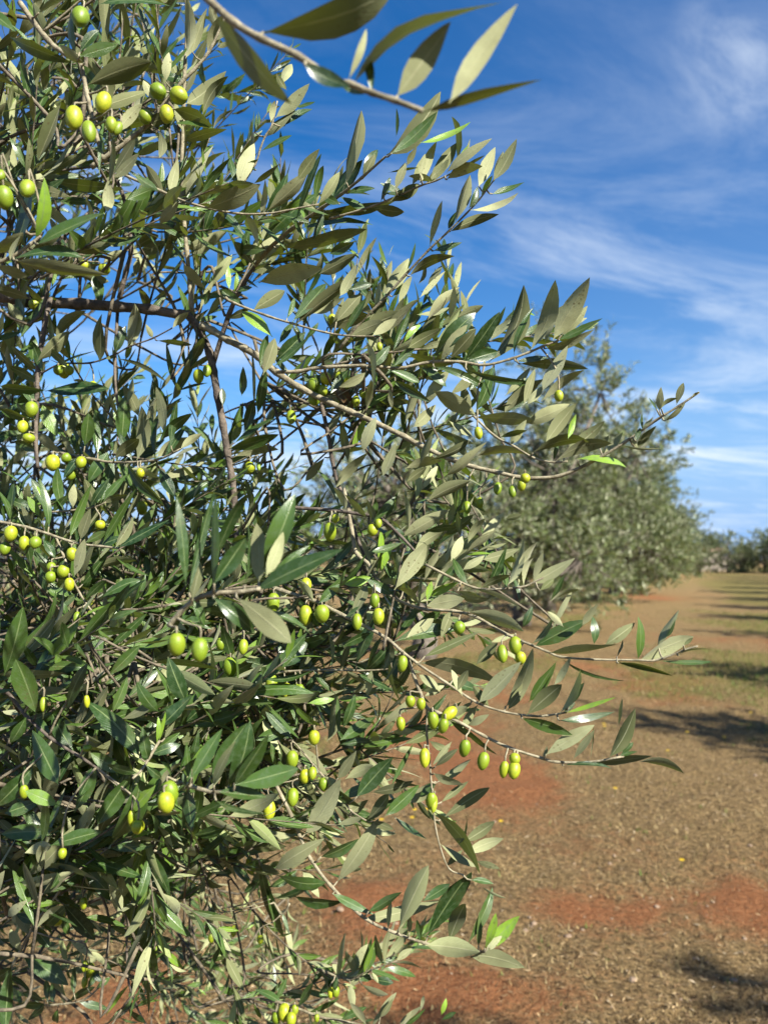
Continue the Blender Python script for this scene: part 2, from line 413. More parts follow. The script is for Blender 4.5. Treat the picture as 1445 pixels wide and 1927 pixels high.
def build_small_things():
    r = random.Random(12)
    stones = []
    for v in range(4):
        mb = MB(); seed = Vector((v * 7.1, 2.2, 1.0)); nu, nv = 10, 7
        for j in range(nv + 1):
            th = math.pi * j / nv
            for i in range(nu):
                ph = 2 * math.pi * i / nu
                d = Vector((math.sin(th) * math.cos(ph), math.sin(th) * math.sin(ph), math.cos(th)))
                k = 1 + .35 * noise.noise(d * 1.6 + seed)
                mb.v.append(Vector((d.x * k, d.y * k * .8, d.z * k * .6))); mb.uv.append((0, 0))
                c = .9 + .2 * noise.noise(d * 3 + seed); mb.t.append((.30 * c, .215 * c, .145 * c, 1))
        for j in range(nv):
            for i in range(nu):
                a = j * nu + i; b = j * nu + (i + 1) % nu
                mb.f.append((a, a + nu, b + nu, b))
        stones.append(mb.mesh("pebble", STONE))
    spots = [(1155,1612),(1147,1622),(1163,1620),(996,1730),(1004,1741),(988,1752),(1000,1745),(1015,1748),(1150,1722),(1190,1757),(1095,1745),(1068,1759),(736,1740),(745,1738),(640,1727),(1120,1790),(1305,1795),(900,1760),(1235,1700),(960,1690),(1340,1690),(1410,1590),(1290,1560),(1380,1840),(1190,1850),(1080,1620),(930,1540),(1010,1508),(1250,1490),(1420,1460),(1330,1700),(1200,1600),(880,1800),(1030,1845),(1280,1880),(1110,1680),(1150,1905),(1400,1760)]
    for i, (px, py) in enumerate(spots):
        g = on_ground(px, py); o = add("pebble", stones[i % 4]); s = r.uniform(.006, .017)
        o.location = g + Vector((0, 0, s * .12)); o.scale = (s, s, s * .9); o.rotation_euler = (0, 0, r.random() * 6.28)
        tag(o, "small pale pebble lying on the sunlit orchard soil right of the branches", "pebble", "pale pebbles on the soil")
    mb = MB()
    mb.tube([Vector((0, 0, 0)), Vector((.004, 0, .03)), Vector((0, .003, .055))], [.0015, .0012, .001], 5, (.10, .16, .03, 1))
    stem_me = mb.mesh("stem", BLADE)
    mb = MB()
    for k in range(9):
        a = k * 6.283 / 9; d = Vector((math.cos(a), math.sin(a), .25)); s = Vector((-math.sin(a), math.cos(a), 0))
        c0 = Vector((0, .003, .055))
        mb.poly([c0, c0 + d * .008 + s * .0035, c0 + d * .015, c0 + d * .008 - s * .0035], (.75, .50, .02, 1))
    pet_me = mb.mesh("petals", PETAL, False)
    for px, py in [(1138,1383),(1293,1393),(1363,1396),(1257,1428),(1283,1636),(942,1557),(1158,1503),(780,1540),(793,1536),(803,1540),(719,1553),(1137,1376),(1411,1345),(775,1553)]:
        e = empty("yellow_wildflower", on_ground(px, py), r.random() * 6)
        k = .8 + .07 * e.location.y; e.scale = (k, k, 1.0)
        tag(e, "tiny yellow wildflower standing in the dry orchard grass", "flower", "yellow wildflowers in the grass")
        add("stem", stem_me, e); add("petals", pet_me, e)
build_small_things()

# ------------------------------------------------------------------ background olive trees
def make_crown(seed, height, rx, low, leaves, leaf_len, lobes, mat):
    """crown built from leafy sprays on random shoots through lobed volumes; returns (wood mesh, crown mesh)"""
    r = random.Random(seed); wood = MB(); mb = MB()
    trunk_top = Vector((r.uniform(-.15, .15), r.uniform(-.15, .15), height * .20))
    wood.tube([Vector((0, 0, -.1)), Vector((.06, .02, height * .07)), Vector((-.03, .05, height * .14)), trunk_top], [.24, .19, .16, .15], 10)
    tot = sum(l[4] for l in lobes)
    for (cx, cy, cz, rad, wt, rz) in lobes:
        c = Vector((cx, cy, cz))
        mid = trunk_top.lerp(c, .5) + Vector((r.uniform(-.2, .2), r.uniform(-.2, .2), -.1))
        wood.tube([trunk_top - Vector((0, 0, .08)), mid, c], [.11, .07, .03], 8)
        shoots = max(6, int(leaves * wt / tot / 34))
        for s in range(shoots):
            d = Vector((r.gauss(0, 1), r.gauss(0, 1), r.gauss(0, 1))).normalized()
            k = r.random() ** .30
            lump = 1 + .55 * noise.noise(d * 2.3 + Vector((seed * 3.1, cz, cx)))
            start = c + Vector((d.x * rad, d.y * rad, d.z * rz)) * (k * lump)
            if start.z < low: start.z = low + r.random() * .3
            dr = (d * .8 + Vector((r.gauss(0, .5), r.gauss(0, .5), r.gauss(.35, .5)))).normalized()
            Ls = r.uniform(.25, .75); droop = r.uniform(-.4, .25)
            if s % 3 == 0:
                wood.tube([c.lerp(start, .1), c.lerp(start, .6) + Vector((0, 0, -.06)), start, start + dr * Ls], [.022, .014, .009, .003], 4, cap=False)
            for q in range(34):
                t = q / 34; p = start + dr * (Ls * t) + Vector((0, 0, droop * t * t * Ls))
                ld = (dr * .75 + Vector((r.gauss(0, .7), r.gauss(0, .7), r.gauss(.1, .6)))).normalized()
                L = leaf_len * r.uniform(.55, 1.25); W = L * r.uniform(.18, .27)
                nn = Vector((r.gauss(0, 1), r.gauss(0, 1), 1 + r.gauss(0, .4))); sd_ = ld.cross(nn).normalized() * W * .5
                up_ = sd_.cross(ld).normalized() * (L * r.uniform(-.08, .12))
                tn = (r.random(), .25 * r.random() if r.random() < .15 else 0, 0, 1)
                i0 = len(mb.v)
                for w_ in (p, p + ld * L * .5 + sd_ + up_, p + ld * L, p + ld * L * .5 - sd_ + up_):
                    mb.v.append(w_); mb.uv.append((0, 0)); mb.t.append(tn)
                mb.f.append((i0, i0 + 1, i0 + 2, i0 + 3))
    return wood.mesh("trunk", TRUNK), mb.mesh("crown", mat, False)

def place_tree(meshes, loc, rz, sc, label, cat="tree", group=None, name="olive_tree", slim=1.0):
    e = empty(name, loc, rz); e.scale = (sc * slim, sc * slim, sc)
    tag(e, label, cat, group); add("trunk", meshes[0], e); add("crown", meshes[1], e); return e

def build_background_trees():
    small = make_crown(21, 3.7, 2.0, .9, 20000, .125, [(-.6,-.3,2.4,1.25,3,1.0), (.7,.2,2.2,1.1,2.4,1.0), (-1.2,.4,1.9,.9,1.6,.8), (.2,.8,2.7,.9,1.4,.8)], FAR)
    tall = make_crown(22, 6.6, 2.3, .35, 26000, .165, [(0,0,2.2,1.8,4,1.5), (.9,-.6,3.3,1.3,3,1.4), (-.9,.3,3.4,1.2,2.0,1.2), (1.0,-.3,5.2,.95,1.6,1.5), (.3,.9,4.2,1.0,1.3,1.2), (1.9,-.5,5.0,.55,.5,.9), (1.5,-.9,1.5,1.0,1.8,1.1), (-.4,-1.5,1.5,1.1,1.6,1.1)], FAR)
    mid = make_crown(23, 6.2, 2.4, .25, 21000, .19, [(0,0,2.3,2.0,4,1.8), (.7,-.6,3.6,1.3,2.4,1.5), (-.7,.5,3.5,1.4,2.0,1.5), (.2,-.2,4.8,1.0,1.5,1.1), (1.3,-.8,1.4,1.1,1.5,1.0), (-1.1,-1.0,1.5,1.2,1.5,1.0)], FAR)
    mid2 = make_crown(24, 6.0, 2.4, .25, 20000, .19, [(.2,0,2.2,2.0,4,1.7), (-1.0,-.7,3.6,1.4,2.6,1.5), (1.1,.6,3.9,1.35,2.4,1.4), (.9,-.9,4.1,1.2,2.0,1.3), (-.2,.3,4.7,1.0,1.2,1.0), (1.2,-1.0,1.4,1.1,1.5,1.0), (.2,-1.6,1.5,1.1,1.4,1.0)], FAR)
    far = make_crown(25, 4.2, 2.2, .3, 9000, .20, [(0,0,2.2,1.9,4,1.5), (.8,-.4,2.9,1.0,1.6,.9), (-.8,.5,2.6,1.1,1.6,1.0)], FAR)
    dark = make_crown(26, 5.0, 2.3, .6, 9000, .20, [(0,0,3.0,1.9,4,1.4), (.8,.3,2.8,1.2,1.6,1.0), (-.9,-.2,2.7,1.2,1.5,1.0)], DARK)
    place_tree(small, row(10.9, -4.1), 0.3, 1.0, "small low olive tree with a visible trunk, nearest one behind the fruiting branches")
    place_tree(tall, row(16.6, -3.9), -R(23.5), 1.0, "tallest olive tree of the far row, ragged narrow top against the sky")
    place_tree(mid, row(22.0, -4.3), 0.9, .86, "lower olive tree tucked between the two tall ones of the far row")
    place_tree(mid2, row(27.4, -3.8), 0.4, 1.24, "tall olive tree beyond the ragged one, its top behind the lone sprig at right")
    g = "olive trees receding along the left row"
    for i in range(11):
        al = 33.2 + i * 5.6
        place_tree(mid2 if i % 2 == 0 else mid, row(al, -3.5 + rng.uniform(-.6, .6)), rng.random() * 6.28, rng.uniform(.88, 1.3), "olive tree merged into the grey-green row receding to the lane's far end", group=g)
    # right-hand row: outside the frame near the camera, its shadows cross the lane; its far end shows at the right edge
    g2 = "olive trees of the row right of the lane"
    for al, sc, la in [(-11.5,.9,7.0),(-5.6,.86,7.2),(-1.1,.94,6.95),(4.9,.98,6.4),(9.0,.94,6.5),(14.2,.98,7.0),(19,.95,6.8),(24,.98,7.0),(29,1,7.0),(35,.98,7.2),(41,1,7.0),(48,.96,7.2),(54,1,7),(60,1,7),(66,.95,7),(72,1,7)]:
        place_tree(mid2 if rng.random() < .5 else mid, row(al, la), rng.random() * 6.28, sc, "olive of the row right of the lane, casting a band of shade", group=g2, slim=.95 if al < 1 else .64)
    # trees and bushes closing the end of the lane
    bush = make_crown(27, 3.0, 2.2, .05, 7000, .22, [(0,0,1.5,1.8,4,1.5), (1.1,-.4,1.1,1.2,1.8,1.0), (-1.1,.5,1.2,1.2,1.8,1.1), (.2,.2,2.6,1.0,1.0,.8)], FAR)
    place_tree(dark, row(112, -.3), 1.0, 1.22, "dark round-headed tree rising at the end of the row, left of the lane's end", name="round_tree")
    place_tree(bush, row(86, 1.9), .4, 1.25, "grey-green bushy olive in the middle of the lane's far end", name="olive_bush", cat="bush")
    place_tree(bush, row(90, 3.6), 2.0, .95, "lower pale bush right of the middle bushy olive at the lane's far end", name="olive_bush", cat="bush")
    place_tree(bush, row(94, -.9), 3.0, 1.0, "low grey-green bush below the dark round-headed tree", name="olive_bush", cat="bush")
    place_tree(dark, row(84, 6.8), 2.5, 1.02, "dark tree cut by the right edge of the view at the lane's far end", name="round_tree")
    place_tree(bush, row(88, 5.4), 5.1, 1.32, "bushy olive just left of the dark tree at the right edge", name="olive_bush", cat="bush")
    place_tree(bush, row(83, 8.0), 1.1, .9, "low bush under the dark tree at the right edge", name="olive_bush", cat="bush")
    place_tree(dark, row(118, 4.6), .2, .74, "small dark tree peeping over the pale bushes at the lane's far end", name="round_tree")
    g4 = "distant trees closing the horizon"
    for i in range(9):
        place_tree(bush if i % 2 else dark, row(128 + rng.uniform(-4, 10), -7 + i * 4.2), rng.random() * 6, rng.uniform(.85, 1.1), "far tree of the line that closes the horizon behind the lane", name="distant_tree", group=g4)
    g3 = "olive trees across the field behind the branches"
    for i in range(11):
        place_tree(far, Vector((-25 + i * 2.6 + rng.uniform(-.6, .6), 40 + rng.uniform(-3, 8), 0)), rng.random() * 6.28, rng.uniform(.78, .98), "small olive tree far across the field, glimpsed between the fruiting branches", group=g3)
    # pale stone ruin between the bushes
    e = empty("stone_hut", row(104, .55), -RA); e.scale = (.75, .75, .95); tag(e, "small pale stone hut half hidden among bushes at the lane's end", "hut")
    mb = MB()
    def box(mb, x0, x1, y0, y1, z0, z1, c):
        v = [Vector((x, y, z)) for z in (z0, z1) for y in (y0, y1) for x in (x0, x1)]
        for f in ((0,2,3,1),(4,5,7,6),(0,1,5,4),(2,6,7,3),(0,4,6,2),(1,3,7,5)): mb.poly([v[i] for i in f], c)
    box(mb, -1.8, 1.6, -1.2, 1.2, 0, 2.6, (.55, .47, .38, 1)); box(mb, 1.61, 3.4, -1.0, 1.0, 0, 2.0, (.50, .44, .36, 1))
    add("wall", mb.mesh("wall", STONE, False), e)
    mb = MB(); mb.poly([Vector((-2.0,-1.4,2.61)),Vector((1.8,-1.4,2.61)),Vector((1.8,1.4,3.1)),Vector((-2.0,1.4,3.1))], (.35,.22,.15,1))
    mb.poly([Vector((-2.0,1.4,3.1)),Vector((1.8,1.4,3.1)),Vector((1.8,1.4,2.55)),Vector((-2.0,1.4,2.55))], (.35,.22,.15,1)); add("roof", mb.mesh("roof", STONE, False), e)
build_background_trees()

# ------------------------------------------------------------------ the fruiting olive tree in front
ROOT = Vector((-2.35, 2.1, 0))
TREE = empty("olive_tree", ROOT)
TREE.name = "fruiting_olive_tree"
tag(TREE, "big olive tree filling the left side, leafy branches hung with green olives", "tree")
INV = Matrix.Translation(ROOT).inverted()

def olive_mesh():
    mb = MB(); nu, nv = 20, 14
    for j in range(nv + 1):
        th = math.pi * j / nv
        zc = math.cos(th); rr = math.sin(th) ** .92
        taper = 1.0 - .06 * (-zc) - .03 * zc * zc
        tip = -.05 * max(0, -zc - .93) / .07
        for i in range(nu):
            ph = 2 * math.pi * i / nu
            mb.v.append(Vector((rr * taper * math.cos(ph), rr * taper * math.sin(ph), zc + tip))); mb.uv.append((0, 0)); mb.t.append((0, 0, 0, 1))
    for j in range(nv):
        for i in range(nu):
            a = j * nu + i; b = j * nu + (i + 1) % nu
            mb.f.append((a, a + nu, b + nu, b))
    return mb.mesh("olive", OLIVE)
OLIVE_ME = olive_mesh()

def orient(a, v, tone, w, L):
    """pick the roll of a leaf about its axis so that the right face, lit or shaded, is seen; returns (top normal, true width)"""
    v = (v - a * v.dot(a)).normalized(); s = a.cross(v)
    def nv(ph): return v * math.cos(ph) + s * math.sin(ph)
    cands = [R(x) for x in (-70, -62, -50, -38, -25, -10, 10, 25, 38, 50, 62, 70)]
    best = None
    for ph in cands:
        n = nv(ph); d = n.dot(SUN); wt = w / math.cos(ph)
        cost = max(0, wt / L - .32) * 6 + rng.random() * .12
        if tone in 'd': cost += abs(d + .25) * 1.3
        elif tone == 'u': cost += (1 - d) * 1.2
        elif tone == 'm': cost += abs(d - .22) * 1.0
        elif tone in 'tY': cost += (1 - d) * .5
        elif tone == 'g': cost += abs(d - .75) * .8
        elif tone == 'k': cost += abs(d - .05) * .9
        if best is None or cost < best[0]: best = (cost, ph, wt)
    n = nv(best[1] + rng.uniform(-.06, .06))
    if tone in 'dum': n = -n
    return n, min(best[2], L * .36)

def polyz(pts, z0, z1):
    ds = [0.0]
    for a, b in zip(pts, pts[1:]): ds.append(ds[-1] + math.hypot(b[0] - a[0], b[1] - a[1]))
    return [z0 + (z1 - z0) * d / ds[-1] for d in ds], ds

def nearest(pts, zs, x, y):
    best = (1e9, zs[0], pts[0])
    for i in range(len(pts) - 1):
        (ax, ay), (bx, by) = pts[i], pts[i + 1]
        dx, dy = bx - ax, by - ay; l2 = dx * dx + dy * dy or 1
        t = max(0, min(1, ((x - ax) * dx + (y - ay) * dy) / l2))
        qx, qy = ax + dx * t, ay + dy * t; d = math.hypot(x - qx, y - qy)
        if d < best[0]: best = (d, zs[i] + (zs[i + 1] - zs[i]) * t, (qx, qy))
    return best

def smooth(pts3, rads, n=4):
    """Catmull-Rom through the traced points with a little natural wobble"""
    out, ro = [], []
    m = len(pts3)
    for i in range(m - 1):
        p0, p1, p2, p3 = pts3[max(i - 1, 0)], pts3[i], pts3[i + 1], pts3[min(i + 2, m - 1)]
        for k in range(n):
            t = k / n
            q = .5 * ((2 * p1) + (p2 - p0) * t + (2 * p0 - 5 * p1 + 4 * p2 - p3) * t * t + (3 * p1 - p0 - 3 * p2 + p3) * t ** 3)
            rr = rads[i] + (rads[i + 1] - rads[i]) * t
            if k == 0 and 0 < i: rr *= 1.22
            out.append(q); ro.append(rr)
    out.append(pts3[-1]); ro.append(rads[-1])
    return out, ro

def nums(s): return [float(q) for q in s.split()]
OLIVES = []
def branch(z0, z1, r0, r1, line, leaves, olives="", mat=None, label=None, lead=None):
    """one branch of the tree: wood, its leaves and its olives, traced in the photo and set at its own depth"""
    q = nums(line); pts = list(zip(q[::2], q[1::2]))
    zs, ds = polyz(pts, z0, z1)
    p3 = [P(x, y, z) for (x, y), z in zip(pts, zs)]
    rads = [(r0 + (r1 - r0) * d / ds[-1]) * .86 * z / F for d, z in zip(ds, zs)]
    if lead is not None:
        p3.insert(0, lead); rads.insert(0, rads[0] * 1.25)
    wood = MB(); a, b = smooth(p3, rads); wood.tube(a, b, 8)
    lf = MB()
    for item in leaves.split(';'):
        item = item.split()
        if len(item) < 6: continue
        bx, by, tx, ty, w = map(float, item[:5]); tone = item[5]
        d, z, (qx, qy) = nearest(pts, zs, bx, by)
        z += rng.uniform(-.02, .02)
        L2 = math.hypot(tx - bx, ty - by) * z / F
        B = P(bx, by, z); T = P(tx, ty, z + rng.uniform(-.35, .35) * L2)
        ax = (T - B); L = ax.length; ax.normalize()
        ww = .89 * w * z / F
        n, wt = orient(ax, (EYE - (B + T) * .5).normalized(), tone, ww, L)
        young = {'Y': 1.0, 'y': .55}.get(tone, rng.random() * .10 if rng.random() < .3 else 0)
        tint = (rng.random(), young, 1.0 if tone == 'b' else 0.0, 1)
        lf.leaf(B, T, n, wt, tint, curl=rng.uniform(-.14, .22), fold=rng.uniform(-.15, .36), twist=rng.uniform(-.6, .6), wave=rng.uniform(0, .12))
        if d > 5 and d < 24:            # leaf stalk back to the twig
            Q = P(qx, qy, nearest(pts, zs, qx, qy)[1])
            wood.tube([Q, Q.lerp(B, .5) + UP * (-.0015), B + (T - B) * .02], [.0011, .0009, .0008], 5)
    br = add("branch", wood.mesh("branch", mat or TWIG), TREE, INV)
    if label: br['label'] = label
    if lf.f: add("leaves", lf.mesh("leaves", LEAF), br)
    for item in olives.split(';'):
        item = nums(item)
        if len(item) < 4: continue
        x, y, w, h = item[:4]; tilt = item[4] if len(item) > 4 else rng.uniform(-14, 14)
        d, z, (qx, qy) = nearest(pts, zs, x, y - h * .5)
        z -= .006 + rng.random() * .012
        o = add("olive", OLIVE_ME, br)
        ks = rng.uniform(.80, 1.0); sx, sz = ks * w * .5 * z / F, ks * h * .5 * z / F
        rot = Matrix.Rotation(R(-tilt), 4, FWD) @ Matrix.Rotation(rng.uniform(-.5, .2), 4, 'X') @ Matrix.Rotation(rng.random() * 6.28, 4, 'Z')
        M = Matrix.Translation(P(x, y, z)) @ rot @ Matrix.Diagonal((sx * .95, sx * .95, sz * 1.04, 1))
        o.matrix_basis = M
        top = M @ Vector((0, 0, .98)); Q = P(qx, qy, nearest(pts, zs, qx, qy)[1])
        if d < 170:
            st = MB(); dist = (Q - top).length
            midp = top.lerp(Q, .5) + UP * (.10 * dist) + RIGHT * (rng.uniform(-.1, .1) * dist)
            a, b = smooth([top - UP * .001, top + UP * (.25 * dist), midp, Q], [.0010, .0009, .0009, .0012], 3)
            st.tube(a, b, 5); add("stalk", st.mesh("stalk", TWIG), o).matrix_parent_inverse = M.inverted()
    return br

# main limb across the upper left and its two forks
branch(1.02, 1.0, 14, 10, "-60 548 0 556 60 567 150 572 220 577 280 582 340 592 352 588", "240 655 258 573 17 d;190 680 188 590 20 d;240 640 220 612 14 d", mat=LIMB)
branch(1.0, .98, 9, 6, "350 588 375 620 395 665 402 700 410 745 420 800 428 850 437 900 442 950 447 1015 460 1070 455 1150", "460 815 478 755 22 k;440 835 520 785 18 t;430 845 525 818 26 k;440 860 522 842 22 d;420 765 418 730 14 t;455 745 460 690 16 k;478 775 475 650 10 d;485 780 500 690 20 t", "374 708 26 32 0;390 698 20 28 0;470 880 20 22;487 878 10 20", mat=LIMB)
branch(.98, .80, 8, 2.2, "378 612 400 622 430 640 460 655 487 672 520 700 565 730 620 757 660 775 705 795 762 822 790 838 850 865 892 879 932 888 975 898 1005 900 1055 895 1107 872 1135 857 1175 832 1235 790 1275 765 1315 738",
 "1240 773 1243 728 14 d;1272 762 1285 720 13 d;1235 770 1220 748 5 g;1243 770 1272 747 6 d;1250 792 1291 759 11 m;1197 845 1233 800 18 m;1205 810 1228 785 9 d;1208 808 1207 778 6 g;1135 855 1172 815 18 m;1170 838 1245 847 5 d;1195 830 1205 805 12 k;1128 845 1145 820 12 m;1300 748 1315 737 4 d;1085 864 1180 873 17 Y;1200 845 1188 820 10 m",
 "988 900 22 20 0;981 913 20 26 0;936 919 18 26 -8;964 925 20 28 0;903 946 18 25 0;879 955 16 24 0", label="long thin branch reaching past the others into the sky at the right")
# dark upright stems
branch(1.0, .96, 6, 4, "400 690 432 590 460 532 480 500", "432 545 430 500 10 Y;440 550 447 512 10 Y;445 548 475 540 16 t;385 575 395 545 16 t;388 545 345 500 22 d;420 560 360 560 14 t", mat=LIMB)
branch(1.04, 1.0, 6, 3, "225 562 238 510 247 472 240 400 225 350 205 300", "262 485 255 520 20 d;250 470 300 440 30 d;235 470 195 495 26 d;246 450 290 420 22 t;232 420 190 440 16 d;255 478 315 455 24 m", mat=LIMB)
branch(1.02, .97, 4, 2, "222 582 219 640 217 700 220 745 225 790 221 830", "217 665 238 612 20 k;218 670 200 675 14 d;220 675 322 716 8 d;222 785 205 730 12 d;228 840 236 745 30 g;262 785 235 725 24 d;240 760 250 712 14 d", mat=LIMB)
branch(1.02, 1.02, 4, 2.5, "150 560 152 520 158 480", "180 512 190 574 40 g;160 500 130 470 18 d;155 520 205 530 20 d", "197 507 26 24 70;160 500 22 18 60", mat=LIMB)
branch(1.02, 1.02, 3.4, 2.2, "100 562 118 515 124 470 120 420", "110 500 80 470 16 d;122 480 160 450 18 t;118 450 90 410 18 d", mat=LIMB)
# blurred twig close to the camera at the top
branch(.43, .41, 9, 6, "380 -12 440 42 490 72 560 105 630 150 660 158 700 175 740 188 795 209",
 "490 62 745 -12 66 d;402 22 543 196 46 d;664 162 925 -20 52 d;745 184 850 40 58 u;845 194 968 12 44 u;797 211 1018 149 27 d;655 152 692 52 15 u;572 120 658 166 28 g;640 158 690 176 20 t;700 178 690 100 20 g", label="pale twig with the largest, blurred leaves, nearest to the camera")
# blurred cluster, middle left
branch(.56, .54, 6, 5, "318 1178 340 1152 365 1130 400 1117 450 1114 490 1108",
 "355 1120 402 925 20 t;402 1108 406 930 16 k;400 1062 464 925 24 t;402 1100 463 1012 38 t;460 1105 472 975 9 g;487 1098 485 985 36 d;495 1072 557 933 46 t;500 1085 535 1000 26 u;510 1085 582 1025 18 g;480 1112 643 1032 36 t;445 1124 549 1209 46 m;402 1125 482 1190 36 t;500 1150 587 1188 16 t;380 1148 470 1165 20 k;350 1103 335 935 22 t;362 1130 378 1060 22 d;345 1150 320 1190 14 t;365 1130 385 1180 20 t",
 "333 1213 38 48 0;376 1223 36 48 0")
# blurred cluster, lower left
branch(.62, .60, 5, 4, "345 1472 362 1480 400 1490 440 1488",
 "440 1478 562 1446 40 t;430 1480 475 1365 36 t;402 1480 440 1395 20 m;360 1465 418 1372 32 t;395 1465 465 1360 38 t;440 1480 506 1382 32 t;440 1475 482 1443 10 g;410 1490 502 1500 24 t;405 1505 502 1536 16 g;352 1486 362 1562 30 g;348 1485 342 1570 14 g;350 1478 345 1455 14 t;360 1470 350 1395 14 g;430 1495 425 1480 22 m",
 "321 1490 34 44 15;313 1510 34 40 10")
# blurred twig at the left edge
branch(.64, .64, 5, 3, "-30 502 20 485 60 458 78 444", "25 480 66 345 32 k;66 450 90 338 23 Y;70 460 194 400 27 t;60 470 120 430 18 d;30 490 202 521 28 d;20 490 152 475 14 t;-20 480 45 440 22 d;-10 545 58 560 28 d;-10 500 52 520 24 d;40 470 100 455 16 m;20 490 40 440 14 d", "9 372 36 46 0;52 355 30 38 0;2 330 22 28 0")
# dark shadowed twig, top left
branch(.70, .68, 6, 4, "38 5 90 75 125 102 150 116 165 180 182 255 195 300", "20 70 127 116 28 k;165 160 284 114 44 d;150 106 222 84 26 g;145 102 132 8 22 k;150 120 192 178 24 k;150 100 186 55 20 g;115 195 73 302 24 d;188 8 320 4 20 t;72 25 146 -15 18 d;188 340 195 210 8 g;205 345 213 245 16 d;202 400 205 340 36 d;215 335 262 290 22 m;212 330 255 262 18 m;160 120 110 85 20 d;95 78 60 5 24 d;30 60 -20 20 20 t",
 "152 32 40 50 0;195 193 34 44 -15;140 222 34 46 0;168 248 31 48 8;210 235 26 34 0;222 242 18 28 -15")
# upper left twigs against the sky
branch(.86, .84, 6, 2.5, "172 315 215 285 250 258 278 235 322 180 345 152 365 132 395 95 425 30",
 "270 245 328 214 20 d;325 205 405 235 33 d;325 232 412 245 14 t;345 268 428 240 22 d;350 195 426 139 35 u;382 215 424 142 25 d;312 155 318 97 19 d;390 105 428 22 27 d;352 100 356 -4 22 m;362 100 388 18 21 u;400 80 445 40 14 d;345 150 300 140 20 t;410 60 395 10 18 m;290 190 270 150 22 u;222 250 265 195 22 m;300 245 305 300 16 d;310 245 322 205 16 k;385 160 378 115 14 k",
 "298 172 38 36 70;337 180 35 33 70;314 215 32 38 0;274 220 28 28 0")
branch(.96, .96, 5, 3.5, "362 585 358 540 352 470 345 390 343 300 346 220 348 130 352 60 350 -20", "350 382 428 337 27 t;340 355 379 318 35 d;350 375 398 270 26 m;355 365 419 280 18 d;363 480 430 432 29 m;345 320 371 285 13 Y;340 300 310 250 14 t;345 420 300 400 16 d;348 450 300 420 14 t;350 470 395 450 18 d;346 250 330 190 12 u;352 500 320 440 14 t;345 350 300 345 18 t;344 280 325 225 14 t;350 110 375 50 18 d;346 160 318 110 18 u;347 180 372 120 14 d")
branch(.82, .80, 3.2, 1.8, "236 330 300 358 360 383 440 401 500 402 540 396 600 384", "388 392 491 349 41 d;498 402 547 326 28 g;502 398 582 326 34 d;560 340 601 280 27 u;555 422 604 288 13 k;592 385 606 311 15 t;598 386 641 324 19 d;450 352 478 268 30 m;477 300 474 247 16 d;443 352 430 284 12 t;478 345 527 311 13 d;490 400 502 338 17 d;310 368 275 310 22 m;320 362 335 300 22 u;300 360 255 330 20 t;290 355 240 375 26 t;420 400 460 440 16 t;460 402 490 460 16 d;340 376 300 420 22 m")
branch(.88, .86, 2.6, 1.6, "445 365 480 310 490 280 500 255 512 235 522 190", "502 257 556 205 21 m;518 222 583 158 26 u;530 160 549 119 17 d;510 230 517 190 15 u;535 237 588 202 17 t;555 200 594 193 7 t;492 284 549 254 10 t;480 250 484 214 8 t;483 320 440 300 12 t;540 170 520 140 16 u")
# main upper spray
branch(.95, .80, 5, 2.4, "480 500 505 470 530 447 550 430 605 392 643 365 680 335 725 295",
 "727 292 838 176 37 m;735 290 822 215 22 t;790 268 885 237 12 Y;858 305 857 222 16 d;745 258 748 205 6 k;682 332 712 276 20 g;608 388 684 302 31 t;645 358 682 209 15 d;652 345 668 262 15 d;683 338 706 288 20 d;610 396 745 382 32 d;562 430 702 418 17 g;490 460 601 358 33 t;475 492 534 442 31 d;455 490 470 424 21 t;520 467 692 436 29 d;655 364 705 352 12 t;575 455 550 400 9 k;640 385 600 365 20 t;600 400 560 380 14 m;625 372 640 330 14 k;570 420 545 470 14 d;480 500 440 455 22 m;500 470 448 470 22 t;530 450 580 470 18 d;575 410 650 405 20 d;610 395 590 450 14 t;640 370 690 395 14 t")
branch(.86, .80, 3, 1.6, "620 412 680 395 735 375 790 350 820 340 862 320", "730 380 791 347 23 m;775 350 813 293 21 m;790 346 819 268 21 u;800 348 845 300 20 u;805 345 858 270 27 u;840 325 924 258 19 u;840 338 906 308 21 d;870 315 912 293 8 d;744 358 763 305 17 d;765 312 784 277 17 u;872 300 886 261 11 u;730 325 787 315 6 k;716 380 735 332 13 t;720 365 772 370 9 t;790 330 800 290 16 u;700 390 760 400 22 d;850 325 880 275 10 Y;815 340 770 330 14 d;760 365 715 345 16 t")
branch(.88, .80, 3.6, 1.5, "640 655 680 605 717 568 762 518 807 470 842 437 877 402 902 375 928 340",
 "900 352 930 279 27 u;928 340 973 264 25 d;930 335 946 284 12 d;925 365 986 346 18 t;885 395 974 371 17 u;882 392 901 350 15 t;845 437 934 401 20 m;843 432 858 399 13 t;857 418 884 329 13 d;808 465 831 377 17 d;815 472 869 456 12 g;770 520 851 476 21 d;722 560 769 486 28 d;765 510 783 457 7 t;738 558 772 534 14 g;750 570 774 520 17 u;787 535 802 488 11 d;805 550 830 498 15 d;705 592 714 530 10 d;790 560 838 510 12 u;730 560 695 600 18 m;700 590 660 560 20 m;680 610 640 580 18 d;905 370 925 330 9 Y")
